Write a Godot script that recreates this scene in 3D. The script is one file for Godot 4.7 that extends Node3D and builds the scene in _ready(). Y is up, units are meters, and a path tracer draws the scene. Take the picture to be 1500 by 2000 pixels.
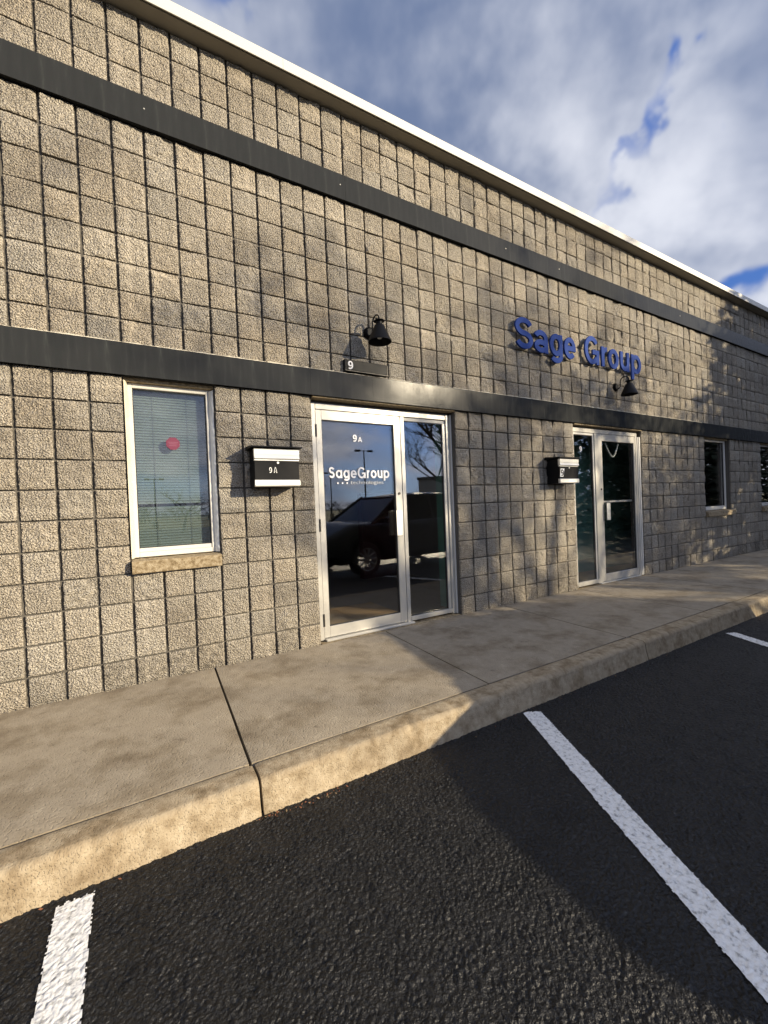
extends Node3D
# Split-face block commercial building with two glazed entrances, a concrete walk, a kerb and a parking lot.
# World: x runs along the facade, y up (0 = top of the walk at the wall), z out of the facade.

const S := 0.2032            # one block face (8 inches)
const Y0 := 2.2149           # underside of the lower metal band, a bed joint of the wall
const LOT := -0.15           # mean level of the asphalt
const SUN_AZ := 36.5         # degrees from +z towards +x
const SUN_EL := 16.8

var rng := RandomNumberGenerator.new()
var leaf_floor := 5.7          # height below which the thinly leaved trees are bare
var M := {}
var n_lot := FastNoiseLite.new()
var n_lot2 := FastNoiseLite.new()
var n_fine := FastNoiseLite.new()
var n_soft := FastNoiseLite.new()
var font_bold := SystemFont.new()
var font_plain := SystemFont.new()


# ------------------------------------------------------------------ mesh helper
class Shape:
	var v := PackedVector3Array()
	var n := PackedVector3Array()
	var c := PackedColorArray()
	var i := PackedInt32Array()
	var tint := Color(1, 1, 1)

	func tri(a: Vector3, b: Vector3, d: Vector3, nrm: Vector3) -> void:
		var k := v.size()
		v.append(a); v.append(b); v.append(d)
		n.append(nrm); n.append(nrm); n.append(nrm)
		c.append(tint); c.append(tint); c.append(tint)
		if (b - a).cross(d - a).dot(nrm) > 0.0:
			i.append(k); i.append(k + 2); i.append(k + 1)
		else:
			i.append(k); i.append(k + 1); i.append(k + 2)

	func quad(a: Vector3, b: Vector3, d: Vector3, e: Vector3, nrm: Vector3) -> void:
		tri(a, b, d, nrm)
		tri(a, d, e, nrm)

	# box with chamfered edges
	func box(lo: Vector3, hi: Vector3, ch := 0.0) -> void:
		var mid := (lo + hi) * 0.5
		var h := (hi - lo) * 0.5
		ch = minf(ch, minf(h.x, minf(h.y, h.z)) * 0.6)
		var ax := [Vector3.RIGHT, Vector3.UP, Vector3.BACK]
		for a in 3:
			var b := (a + 1) % 3
			var d := (a + 2) % 3
			for s: float in [-1.0, 1.0]:
				var o: Vector3 = mid + ax[a] * (h[a] * s)
				var p: Vector3 = ax[b] * (h[b] - ch)
				var q: Vector3 = ax[d] * (h[d] - ch)
				quad(o - p - q, o + p - q, o + p + q, o - p + q, ax[a] * s)
		if ch <= 0.0:
			return
		for a in 3:          # edges along axis a
			var b := (a + 1) % 3
			var d := (a + 2) % 3
			for s: float in [-1.0, 1.0]:
				for t: float in [-1.0, 1.0]:
					var l: Vector3 = ax[a] * (h[a] - ch)
					var p1: Vector3 = mid + ax[b] * (h[b] * s) + ax[d] * ((h[d] - ch) * t)
					var p2: Vector3 = mid + ax[b] * ((h[b] - ch) * s) + ax[d] * (h[d] * t)
					quad(p1 - l, p1 + l, p2 + l, p2 - l, (ax[b] * s + ax[d] * t).normalized())
		for sx: float in [-1.0, 1.0]:
			for sy: float in [-1.0, 1.0]:
				for sz: float in [-1.0, 1.0]:
					var g := Vector3(sx, sy, sz)
					var k := h - Vector3(ch, ch, ch)
					tri(mid + g * Vector3(h.x, k.y, k.z), mid + g * Vector3(k.x, h.y, k.z), mid + g * Vector3(k.x, k.y, h.z), g.normalized())

	# tube along a polyline, radius per point
	func tube(pts: Array, rad: Array, sides := 8, caps := true) -> void:
		var base := v.size()
		var up := Vector3(0.31, 0.9, 0.2).normalized()
		for k in pts.size():
			var dir: Vector3 = (pts[mini(k + 1, pts.size() - 1)] - pts[maxi(k - 1, 0)]).normalized()
			if absf(dir.dot(up)) > 0.95:
				up = Vector3(1, 0, 0.1).normalized()
			var e1 := dir.cross(up).normalized()
			var e2 := dir.cross(e1).normalized()
			up = -e2 if (-e2).dot(up) > 0.0 else e2
			for s in sides:
				var w := TAU * s / sides
				var o := e1 * cos(w) + e2 * sin(w)
				v.append(pts[k] + o * rad[k]); n.append(o); c.append(tint)
		for k in pts.size() - 1:
			for s in sides:
				var a := base + k * sides + s
				var b := base + k * sides + (s + 1) % sides
				_ordered(a, b, b + sides)
				_ordered(a, b + sides, a + sides)
		if caps:
			for e in [0, pts.size() - 1]:
				var dir: Vector3 = (pts[0] - pts[1]).normalized() if e == 0 else (pts[-1] - pts[-2]).normalized()
				for s in sides:
					tri(pts[e], v[base + e * sides + s], v[base + e * sides + (s + 1) % sides], dir)

	func _ordered(a: int, b: int, d: int) -> void:
		if (v[b] - v[a]).cross(v[d] - v[a]).dot(n[a] + n[b] + n[d]) > 0.0:
			i.append(a); i.append(d); i.append(b)
		else:
			i.append(a); i.append(b); i.append(d)

	# surface of revolution about the y axis at o, profile of Vector2(radius, y)
	func lathe(o: Vector3, prof: Array, sides := 24) -> void:
		for k in prof.size() - 1:
			var p: Vector2 = prof[k]
			var q: Vector2 = prof[k + 1]
			var nn := Vector2(q.y - p.y, p.x - q.x).normalized()
			for s in sides:
				var a0 := TAU * s / sides
				var a1 := TAU * (s + 1) / sides
				var d0 := Vector3(cos(a0), 0, sin(a0))
				var d1 := Vector3(cos(a1), 0, sin(a1))
				var b := v.size()
				v.append(o + d0 * p.x + Vector3(0, p.y, 0)); n.append((d0 * nn.x + Vector3(0, nn.y, 0)))
				v.append(o + d1 * p.x + Vector3(0, p.y, 0)); n.append((d1 * nn.x + Vector3(0, nn.y, 0)))
				v.append(o + d1 * q.x + Vector3(0, q.y, 0)); n.append((d1 * nn.x + Vector3(0, nn.y, 0)))
				v.append(o + d0 * q.x + Vector3(0, q.y, 0)); n.append((d0 * nn.x + Vector3(0, nn.y, 0)))
				for t in 4:
					c.append(tint)
				_ordered(b, b + 1, b + 2)
				_ordered(b, b + 2, b + 3)

	# extrusion of a polygon given in (z, y), along x
	func prism_x(poly: Array, x0: float, x1: float) -> void:
		var m := poly.size()
		var mid := Vector2.ZERO
		for p: Vector2 in poly:
			mid += p / m
		for k in m:
			var p: Vector2 = poly[k]
			var q: Vector2 = poly[(k + 1) % m]
			var nn := Vector2(q.y - p.y, p.x - q.x).normalized()
			if nn.dot((p + q) * 0.5 - mid) < 0.0:
				nn = -nn
			quad(Vector3(x0, p.y, p.x), Vector3(x1, p.y, p.x), Vector3(x1, q.y, q.x), Vector3(x0, q.y, q.x), Vector3(0, nn.y, nn.x))
		var flat := PackedVector2Array(poly)
		var t := Geometry2D.triangulate_polygon(flat)
		for k in range(0, t.size(), 3):
			for e in [[x0, Vector3.LEFT], [x1, Vector3.RIGHT]]:
				var pp := []
				for w in 3:
					pp.append(Vector3(e[0], flat[t[k + w]].y, flat[t[k + w]].x))
				tri(pp[0], pp[1], pp[2], e[1])

	# grid of points (row by row), smooth normals, facing roughly along face
	func grid(pts: PackedVector3Array, cols: int, face: Vector3, cols_tint := PackedColorArray()) -> void:
		var base := v.size()
		var rows := pts.size() / cols
		for r in rows:
			for q in cols:
				var k := r * cols + q
				var du: Vector3 = pts[r * cols + mini(q + 1, cols - 1)] - pts[r * cols + maxi(q - 1, 0)]
				var dv: Vector3 = pts[mini(r + 1, rows - 1) * cols + q] - pts[maxi(r - 1, 0) * cols + q]
				var nn := du.cross(dv).normalized()
				if nn.dot(face) < 0.0:
					nn = -nn
				v.append(pts[k]); n.append(nn)
				c.append(tint if cols_tint.is_empty() else cols_tint[k])
		var mid := (rows / 2 - 1) * cols + cols / 2 - 1
		var flip: bool = (pts[mid + 1] - pts[mid]).cross(pts[mid + cols] - pts[mid]).dot(face) > 0.0
		for r in rows - 1:
			for q in cols - 1:
				var a := base + r * cols + q
				if flip:
					i.append_array([a, a + cols, a + 1, a + 1, a + cols, a + cols + 1])
				else:
					i.append_array([a, a + 1, a + cols, a + 1, a + cols + 1, a + cols])

	func add(o: Shape, t: Transform3D) -> void:
		var base := v.size()
		v.append_array(t * o.v)
		n.append_array(Transform3D(t.basis.inverse().transposed(), Vector3.ZERO) * o.n)
		c.append_array(o.c)
		var at := i.size()
		i.append_array(o.i)
		for k in range(at, i.size()):
			i[k] += base

	func mesh(with_color := false) -> ArrayMesh:
		var a := []
		a.resize(Mesh.ARRAY_MAX)
		a[Mesh.ARRAY_VERTEX] = v
		a[Mesh.ARRAY_NORMAL] = n
		if with_color:
			a[Mesh.ARRAY_COLOR] = c
		a[Mesh.ARRAY_INDEX] = i
		var m := ArrayMesh.new()
		m.add_surface_from_arrays(Mesh.PRIMITIVE_TRIANGLES, a)
		return m


func part(parent: Node, called: String, mesh: Mesh, mat: Material) -> MeshInstance3D:
	var o := MeshInstance3D.new()
	o.name = called
	o.mesh = mesh
	o.material_override = mat
	parent.add_child(o, true)
	return o


func bpart(parent: Node, called: String, lo: Vector3, hi: Vector3, mat: Material, ch := 0.002) -> MeshInstance3D:
	var s := Shape.new()
	s.box(lo, hi, ch)
	return part(parent, called, s.mesh(), mat)


func group_node(parent: Node, called: String) -> Node3D:
	var o := Node3D.new()
	o.name = called
	parent.add_child(o, true)
	return o


func thing(called: String, label: String, category: String, at := Vector3.ZERO, group := "") -> Node3D:
	var o := Node3D.new()
	o.name = called
	add_child(o)
	o.position = at
	o.set_meta("label", label)
	o.set_meta("category", category)
	if group:
		o.set_meta("group", group)
	return o


func text(parent: Node, called: String, words: String, font: Font, lo: Vector2, hi: Vector2, z: float, depth: float, mat: Material) -> MeshInstance3D:
	# lettering fitted into the rectangle lo..hi of the plane z
	var t := TextMesh.new()
	t.text = words
	t.font = font
	t.font_size = 64
	t.pixel_size = 0.01
	t.depth = 0.02
	t.curve_step = 0.7
	t.horizontal_alignment = HORIZONTAL_ALIGNMENT_CENTER
	t.vertical_alignment = VERTICAL_ALIGNMENT_CENTER
	var src := t.get_mesh_arrays()
	var box := t.get_aabb()
	var k := Vector3((hi.x - lo.x) / box.size.x, (hi.y - lo.y) / box.size.y, depth / maxf(box.size.z, 1e-5))
	var vv: PackedVector3Array = src[Mesh.ARRAY_VERTEX]
	var nn: PackedVector3Array = src[Mesh.ARRAY_NORMAL]
	for q in vv.size():
		vv[q] = (vv[q] - box.position) * k + Vector3(lo.x, lo.y, z)
		nn[q] = (nn[q] / k).normalized()
	var a := []
	a.resize(Mesh.ARRAY_MAX)
	a[Mesh.ARRAY_VERTEX] = vv
	a[Mesh.ARRAY_NORMAL] = nn
	a[Mesh.ARRAY_INDEX] = src[Mesh.ARRAY_INDEX]
	var m := ArrayMesh.new()
	m.add_surface_from_arrays(Mesh.PRIMITIVE_TRIANGLES, a)
	return part(parent, called, m, mat)


# ------------------------------------------------------------------ materials
func lin(r: float, g: float, b: float, a := 1.0) -> Color:
	var q := Color(r, g, b).linear_to_srgb()
	q.a = a
	return q


func plain(col: Color, rough := 0.6, metal := 0.0) -> StandardMaterial3D:
	var m := StandardMaterial3D.new()
	m.albedo_color = col
	m.roughness = rough
	m.metallic = metal
	return m


func noise_tex(seed_: int, type: int, freq: float, size := 1024, octaves := 4, ramp := [], gain := 0.5) -> NoiseTexture2D:
	var f := FastNoiseLite.new()
	f.seed = seed_
	f.noise_type = type
	f.frequency = freq
	f.fractal_type = FastNoiseLite.FRACTAL_FBM
	f.fractal_octaves = octaves
	f.fractal_gain = gain
	f.cellular_distance_function = FastNoiseLite.DISTANCE_EUCLIDEAN
	f.cellular_return_type = FastNoiseLite.RETURN_DISTANCE
	var t := NoiseTexture2D.new()
	t.width = size
	t.height = size
	t.seamless = true
	t.noise = f
	if ramp:
		var g := Gradient.new()
		var off := PackedFloat32Array()
		var col := PackedColorArray()
		for r in ramp:
			off.append(r[0])
			col.append(r[1])
		g.offsets = off
		g.colors = col
		t.color_ramp = g
	return t


func tri_mat(m: StandardMaterial3D, scale: float) -> StandardMaterial3D:
	m.uv1_triplanar = true
	m.uv1_world_triplanar = true
	m.uv1_scale = Vector3(scale, scale, scale)
	return m


func weather(m: StandardMaterial3D, seed_: int, scale: float, ramp: Array) -> void:
	# stains at a coarser scale than the grain, multiplied in
	m.detail_enabled = true
	m.detail_blend_mode = BaseMaterial3D.BLEND_MODE_MUL
	m.detail_uv_layer = BaseMaterial3D.DETAIL_UV_2
	m.detail_albedo = noise_tex(seed_, FastNoiseLite.TYPE_SIMPLEX_SMOOTH, 0.007, 1024, 7, ramp, 0.62)
	m.uv2_triplanar = true
	m.uv2_world_triplanar = true
	m.uv2_scale = Vector3(scale, scale, scale)


func make_materials() -> void:
	# split-face block: pale grit with darker grains, tinted by the vertex colours of each block
	var b := plain(Color.WHITE, 0.92)
	b.vertex_color_use_as_albedo = true
	b.albedo_texture = noise_tex(3, FastNoiseLite.TYPE_SIMPLEX_SMOOTH, 0.075, 1024, 4, [[0.0, Color(0.24, 0.23, 0.22)], [0.34, Color(0.58, 0.56, 0.54)], [0.46, Color(0.90, 0.89, 0.87)], [0.62, Color(1, 1, 0.99)], [1.0, Color(1, 1, 1)]], 0.6)
	b.heightmap_enabled = true
	b.heightmap_texture = noise_tex(8, FastNoiseLite.TYPE_SIMPLEX_SMOOTH, 0.05, 1024, 4, [], 0.62)
	b.heightmap_scale = 3.4
	weather(b, 101, 0.16, [[0.0, Color(0.80, 0.79, 0.78)], [0.35, Color(0.94, 0.935, 0.93)], [0.55, Color(1, 1, 1)], [1.0, Color(1, 1, 1)]])
	M.block = tri_mat(b, 1.15)
	# mortar and plain masonry behind the faces
	var mo := plain(lin(0.09, 0.082, 0.07), 0.95)
	mo.heightmap_enabled = true
	mo.heightmap_texture = b.heightmap_texture
	mo.heightmap_scale = 0.3
	M.mortar = tri_mat(mo, 1.0)
	var sm := plain(lin(0.62, 0.57, 0.45), 0.95)
	sm.heightmap_enabled = true
	sm.heightmap_texture = b.heightmap_texture
	sm.heightmap_scale = 0.5
	M.smear = tri_mat(sm, 2.0)
	# concrete of the walk, with stains and pits
	var cc := plain(Color.WHITE, 0.9)
	cc.albedo_texture = noise_tex(21, FastNoiseLite.TYPE_SIMPLEX_SMOOTH, 0.009, 1024, 8, [[0.0, lin(0.15, 0.118, 0.08)], [0.24, lin(0.292, 0.246, 0.182)], [0.5, lin(0.315, 0.267, 0.198)], [0.75, lin(0.342, 0.292, 0.219)], [1.0, lin(0.44, 0.375, 0.28)]], 0.74)
	cc.heightmap_enabled = true
	cc.heightmap_texture = noise_tex(22, FastNoiseLite.TYPE_SIMPLEX_SMOOTH, 0.085, 1024, 4, [[0.0, Color(0, 0, 0)], [0.22, Color(0.4, 0.4, 0.4)], [0.36, Color(0.86, 0.86, 0.86)], [1.0, Color(1, 1, 1)]], 0.55)
	cc.heightmap_scale = 0.45
	weather(cc, 102, 0.31, [[0.0, Color(0.78, 0.75, 0.71)], [0.35, Color(0.92, 0.91, 0.89)], [0.55, Color(1, 1, 1)], [1.0, Color(1, 1, 1)]])
	M.concrete = tri_mat(cc, 0.75)
	var kb := plain(Color.WHITE, 0.92)
	kb.albedo_texture = noise_tex(31, FastNoiseLite.TYPE_SIMPLEX_SMOOTH, 0.012, 1024, 8, [[0.0, lin(0.19, 0.145, 0.09)], [0.35, lin(0.325, 0.26, 0.172)], [0.6, lin(0.375, 0.305, 0.208)], [1.0, lin(0.50, 0.42, 0.30)]], 0.72)
	kb.heightmap_enabled = true
	kb.heightmap_texture = cc.heightmap_texture
	kb.heightmap_scale = 0.5
	weather(kb, 103, 0.7, [[0.0, Color(0.62, 0.57, 0.50)], [0.38, Color(0.88, 0.86, 0.83)], [0.55, Color(1, 1, 1)], [1.0, Color(1, 1, 1)]])
	M.kerb = tri_mat(kb, 1.1)
	# sealed asphalt
	var asph := plain(Color.WHITE, 0.55)
	asph.albedo_texture = noise_tex(41, FastNoiseLite.TYPE_SIMPLEX_SMOOTH, 0.03, 1024, 5, [[0.0, lin(0.006, 0.006, 0.0066)], [0.5, lin(0.0095, 0.0095, 0.010)], [0.66, lin(0.014, 0.0142, 0.0148)], [0.82, lin(0.046, 0.0465, 0.047)], [1.0, lin(0.16, 0.157, 0.15)]], 0.6)
	asph.heightmap_enabled = true
	asph.heightmap_texture = noise_tex(42, FastNoiseLite.TYPE_SIMPLEX_SMOOTH, 0.04, 1024, 4, [], 0.55)
	asph.heightmap_scale = 0.9
	asph.metallic_specular = 0.45
	weather(asph, 104, 0.45, [[0.0, Color(0.62, 0.62, 0.63)], [0.4, Color(0.88, 0.88, 0.88)], [0.62, Color(1, 1, 1)], [1.0, Color(1.0, 0.98, 0.95)]])
	M.asphalt = tri_mat(asph, 1.4)
	var pw := plain(Color.WHITE, 0.75)
	pw.albedo_texture = noise_tex(44, FastNoiseLite.TYPE_SIMPLEX_SMOOTH, 0.03, 512, 4, [[0.0, lin(0.16, 0.16, 0.16)], [0.2, lin(0.40, 0.40, 0.395)], [0.34, lin(0.66, 0.66, 0.65)], [0.5, lin(0.78, 0.78, 0.77)], [1.0, lin(0.85, 0.85, 0.84)]], 0.6)
	pw.heightmap_enabled = true
	pw.heightmap_texture = asph.heightmap_texture
	pw.heightmap_scale = 0.12
	M.line = tri_mat(pw, 2.0)
	# metals
	var bd := plain(Color.WHITE, 0.22)
	bd.albedo_texture = noise_tex(51, FastNoiseLite.TYPE_SIMPLEX_SMOOTH, 0.012, 512, 4, [[0.0, lin(0.025, 0.0265, 0.0275)], [0.5, lin(0.028, 0.0295, 0.0305)], [0.72, lin(0.030, 0.0315, 0.0325)], [0.88, lin(0.038, 0.041, 0.040)], [1.0, lin(0.06, 0.063, 0.061)]])
	bd.uv1_triplanar = true
	bd.uv1_world_triplanar = true
	bd.uv1_scale = Vector3(3.0, 0.35, 3.0)
	bd.roughness_texture = noise_tex(52, FastNoiseLite.TYPE_SIMPLEX_SMOOTH, 0.02, 512, 4, [[0.0, Color(0.88, 0.88, 0.88)], [1.0, Color(1, 1, 1)]])
	bd.metallic_specular = 0.17
	M.band = bd
	M.coping = plain(lin(0.58, 0.56, 0.50), 0.5)
	M.soffit = plain(lin(0.24, 0.22, 0.18), 0.7)
	var al := plain(lin(0.47, 0.455, 0.415), 0.42, 0.25)
	al.roughness_texture = noise_tex(53, FastNoiseLite.TYPE_SIMPLEX_SMOOTH, 0.02, 512, 4, [[0.0, Color(0.7, 0.7, 0.7)], [1.0, Color(1, 1, 1)]])
	M.alu = tri_mat(al, 2.0)
	M.white = plain(lin(0.58, 0.565, 0.52), 0.55)
	M.caulk = plain(lin(0.70, 0.71, 0.70), 0.6)
	M.cream_caulk = plain(lin(0.66, 0.60, 0.46), 0.7)
	M.dark = plain(lin(0.012, 0.012, 0.012), 0.7)
	M.gasket = plain(lin(0.02, 0.02, 0.02), 0.6)
	M.hinge = plain(lin(0.06, 0.055, 0.05), 0.45, 0.6)
	M.black_metal = plain(lin(0.008, 0.008, 0.009), 0.45)
	M.black_metal.metallic_specular = 0.25
	M.lamp_black = plain(lin(0.007, 0.007, 0.008), 0.45)
	M.lamp_black.metallic_specular = 0.25
	M.silver = plain(lin(0.78, 0.77, 0.72), 0.38, 0.5)
	M.bulb = plain(lin(0.6, 0.6, 0.58), 0.3)
	M.sign_blue = plain(lin(0.020, 0.050, 0.22), 0.65)
	M.sign_blue.metallic_specular = 0.2
	M.sign_edge = plain(lin(0.55, 0.56, 0.58), 0.25, 0.7)
	M.vinyl = plain(lin(0.82, 0.82, 0.82), 0.6)
	M.vinyl_thin = plain(lin(0.6, 0.61, 0.61), 0.6)
	M.plaque = plain(lin(0.016, 0.016, 0.015), 0.45)
	M.plaque.metallic_specular = 0.25
	M.red = plain(lin(0.13, 0.008, 0.04), 0.5)
	M.red_print = plain(lin(0.22, 0.07, 0.12), 0.5)
	var st := plain(Color.WHITE, 0.9)
	st.albedo_texture = noise_tex(61, FastNoiseLite.TYPE_SIMPLEX_SMOOTH, 0.02, 512, 5, [[0.0, lin(0.11, 0.075, 0.035)], [0.4, lin(0.25, 0.19, 0.11)], [0.6, lin(0.33, 0.265, 0.17)], [1.0, lin(0.45, 0.385, 0.27)]], 0.65)
	st.heightmap_enabled = true
	st.heightmap_texture = b.heightmap_texture
	st.heightmap_scale = 0.5
	M.sill = tri_mat(st, 2.0)
	# glass: one sheet of each double pane
	var gl := plain(Color(0.75, 0.85, 0.82, 0.0), 0.0)
	gl.transparency = BaseMaterial3D.TRANSPARENCY_ALPHA
	M.glass = gl
	# inside
	M.blind = plain(lin(0.066, 0.102, 0.094), 0.6)
	M.cord = plain(lin(0.05, 0.07, 0.065), 0.8)
	M.in_floor = plain(lin(0.16, 0.13, 0.09), 0.6)
	M.in_wall = plain(lin(0.20, 0.20, 0.19), 0.8)
	M.in_ceiling = plain(lin(0.35, 0.35, 0.33), 0.9)
	M.teal = plain(lin(0.10, 0.24, 0.19), 0.8)
	M.maroon = plain(lin(0.05, 0.004, 0.004), 0.7)
	M.mat = plain(lin(0.30, 0.20, 0.09), 0.9)
	M.garland = plain(lin(0.5, 0.55, 0.52), 0.4)
	# vehicle and surroundings
	var cp := plain(lin(0.006, 0.007, 0.008), 0.5)
	cp.clearcoat_enabled = true
	cp.clearcoat = 0.35
	cp.clearcoat_roughness = 0.03
	M.car_paint = cp
	M.car_glass = plain(lin(0.01, 0.011, 0.012), 0.04)
	M.tyre = plain(lin(0.018, 0.018, 0.018), 0.85)
	M.rim = plain(lin(0.5, 0.5, 0.5), 0.3, 0.8)
	M.lens = plain(lin(0.5, 0.5, 0.5), 0.1)
	M.red_lens = plain(lin(0.3, 0.01, 0.01), 0.2)
	var bark := plain(Color.WHITE, 0.95)
	bark.albedo_texture = noise_tex(71, FastNoiseLite.TYPE_SIMPLEX_SMOOTH, 0.03, 512, 4, [[0.0, lin(0.03, 0.025, 0.02)], [1.0, lin(0.13, 0.11, 0.09)]])
	M.bark = tri_mat(bark, 1.5)
	var lf := plain(lin(0.06, 0.075, 0.03), 0.8)
	lf.backlight_enabled = true
	lf.backlight = lin(0.05, 0.06, 0.02)
	M.leaf = lf
	M.evergreen = plain(lin(0.022, 0.036, 0.018), 0.9)
	M.pole = plain(lin(0.03, 0.028, 0.026), 0.6)
	M.far_wall = plain(lin(0.45, 0.43, 0.39), 0.9)
	M.far_roof = plain(lin(0.12, 0.12, 0.12), 0.9)
	M.grass = plain(lin(0.07, 0.08, 0.035), 1.0)
	var lit := plain(Color.WHITE, 0.9)
	lit.vertex_color_use_as_albedo = true
	M.litter = lit


# ------------------------------------------------------------------ sky
func make_sky() -> ImageTexture:
	var w := 2048
	var h := 1024
	var im := Image.create_empty(w, h, false, Image.FORMAT_RGBF)
	var a := FastNoiseLite.new()
	a.seed = 11
	a.frequency = 0.55
	a.fractal_octaves = 5
	a.fractal_gain = 0.5
	var b := FastNoiseLite.new()
	b.seed = 29
	b.frequency = 0.9
	b.fractal_octaves = 6
	b.fractal_gain = 0.52
	var d := FastNoiseLite.new()
	d.seed = 51
	d.frequency = 0.28
	d.fractal_octaves = 3
	var sun := Vector3(sin(deg_to_rad(SUN_AZ)) * cos(deg_to_rad(SUN_EL)), sin(deg_to_rad(SUN_EL)), cos(deg_to_rad(SUN_AZ)) * cos(deg_to_rad(SUN_EL)))
	# breaks in the cloud: azimuth from -z towards +x, elevation, half widths, turn, strength
	var gaps := [[10.5, 50.0, 3.0, 2.6, 0.0, 0.85], [66.7, 39.3, 1.2, 1.0, 0.3, 0.62], [63.8, 35.9, 3.4, 1.2, 0.55, 0.68], [59.3, 31.7, 2.6, 1.5, 0.7, 0.5], [74.8, 33.6, 1.5, 2.6, -0.3, 0.75], [73.4, 20.7, 2.6, 1.1, 0.15, 0.85], [70.0, 19.7, 1.8, 0.9, 0.3, 0.6]]
	# brighter and darker banks of the same cloud: azimuth, elevation, half widths, difference
	var tones := [[54.0, 38.5, 9.0, 4.5, 0.30], [68.0, 31.0, 6.0, 5.0, 0.38], [74.0, 38.5, 6.0, 4.0, 0.35], [12.0, 46.0, 7.0, 4.0, 0.20], [73.0, 18.0, 4.0, 1.6, 0.5], [34.0, 50.0, 12.0, 6.0, -0.10], [62.0, 26.5, 9.0, 3.0, -0.18], [71.0, 24.0, 7.0, 2.4, -0.22], [22.0, 41.0, 9.0, 4.0, -0.05]]
	for y in h:
		var el := (0.5 - (y + 0.5) / h) * PI
		if el < -0.03:
			for x in w:
				im.set_pixel(x, y, Color(0.10, 0.098, 0.095))
			continue
		for x in w:
			var az := wrapf((x + 0.5) / w * TAU, -PI, PI)      # from -z towards +x
			var dir := Vector3(sin(az) * cos(el), sin(el), -cos(az) * cos(el))
			var k := 1.0 / (maxf(dir.y, 0.0) + 0.16)
			var px := dir.x * k
			var pz := dir.z * k
			# drawn out along one direction, as by wind
			var ux := px * 0.82 + pz * 0.57
			var uz := -px * 0.57 + pz * 0.82
			var f1 := a.get_noise_3d(ux * 0.65, uz * 1.25, 0.0)
			var f2 := b.get_noise_3d(ux * 0.8 + f1 * 0.6, uz * 1.5, 4.0)
			var f3 := d.get_noise_2d(ux, uz * 1.3)
			var f4 := b.get_noise_3d(dir.x * 14.0, dir.y * 14.0, dir.z * 14.0)
			var f5 := a.get_noise_3d((px * 0.93 - pz * 0.37) * 0.55 + f1 * 0.25, (px * 0.37 + pz * 0.93) * 2.3 + f1 * 0.35, 9.0)
			var cover := 0.62 + f1 * 0.9 + f2 * 0.45 + f3 * 0.5
			var ed := rad_to_deg(el)
			var ad := rad_to_deg(az)
			# fewer clouds near the horizon towards the sun's side, more overhead
			var towards_sun := dir.dot(sun)
			var full := cover
			if ad > -20.0 and ad < 100.0:
				cover = maxf(cover, 0.50 + 0.25 * f2 + clampf((ed - 15.0) / 14.0, 0.0, 0.55))
				full = cover
				for g in gaps:
					var p: float = (ad - g[0]) * cos(el) + f4 * 4.5
					var q: float = ed - g[1] + f2 * 2.5
					var pr: float = p * cos(g[4]) + q * sin(g[4])
					var qr: float = -p * sin(g[4]) + q * cos(g[4])
					var rr: float = pr * pr / (g[2] * g[2]) + qr * qr / (g[3] * g[3])
					if rr < 6.0:
						cover -= g[5] * 1.1 * exp(-rr)
			var t := smoothstep(0.05, 0.78, cover + f4 * 0.15)
			var shade := 0.0
			if ad > -30.0 and ad < 110.0:
				for g in tones:
					var p: float = (ad - g[0]) * cos(el) + f4 * 3.0 + f1 * 5.0
					var q: float = ed - g[1] + f2 * 4.0
					var rr: float = p * p / (g[2] * g[2]) + q * q / (g[3] * g[3])
					shade += g[4] * exp(-rr)
			var blue := Vector3(0.020, 0.080, 0.29).lerp(Vector3(0.28, 0.38, 0.50), pow(1.0 - clampf(dir.y, 0.0, 1.0), 5.0))
			var lum := smoothstep(-0.38, 1.12, 0.36 + shade + f5 * 0.55 + f2 * 0.70 + f4 * 0.10 + f3 * 0.30 - f1 * 0.2 + f4 * 0.18 - clampf(full - 0.9, 0.0, 1.0) * 0.3)
			var grey := Vector3(0.098, 0.132, 0.222).lerp(Vector3(0.455, 0.472, 0.525), lum)
			# thin edges of cloud are white
			grey = grey.lerp(Vector3(0.42, 0.44, 0.48), (1.0 - smoothstep(0.62, 1.0, full)) * 0.12)
			var glow := exp(-acos(clampf(towards_sun, -1.0, 1.0)) / 0.30)
			grey *= 1.0 + glow * 4.6
			blue *= 1.0 + glow * 5.2
			grey = grey * Vector3(1.0 + 0.10 * glow, 1.0, 1.0 - 0.10 * glow)
			var col := blue.lerp(grey, t)
			im.set_pixel(x, y, Color(col.x, col.y, col.z))
	return ImageTexture.create_from_image(im)


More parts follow.
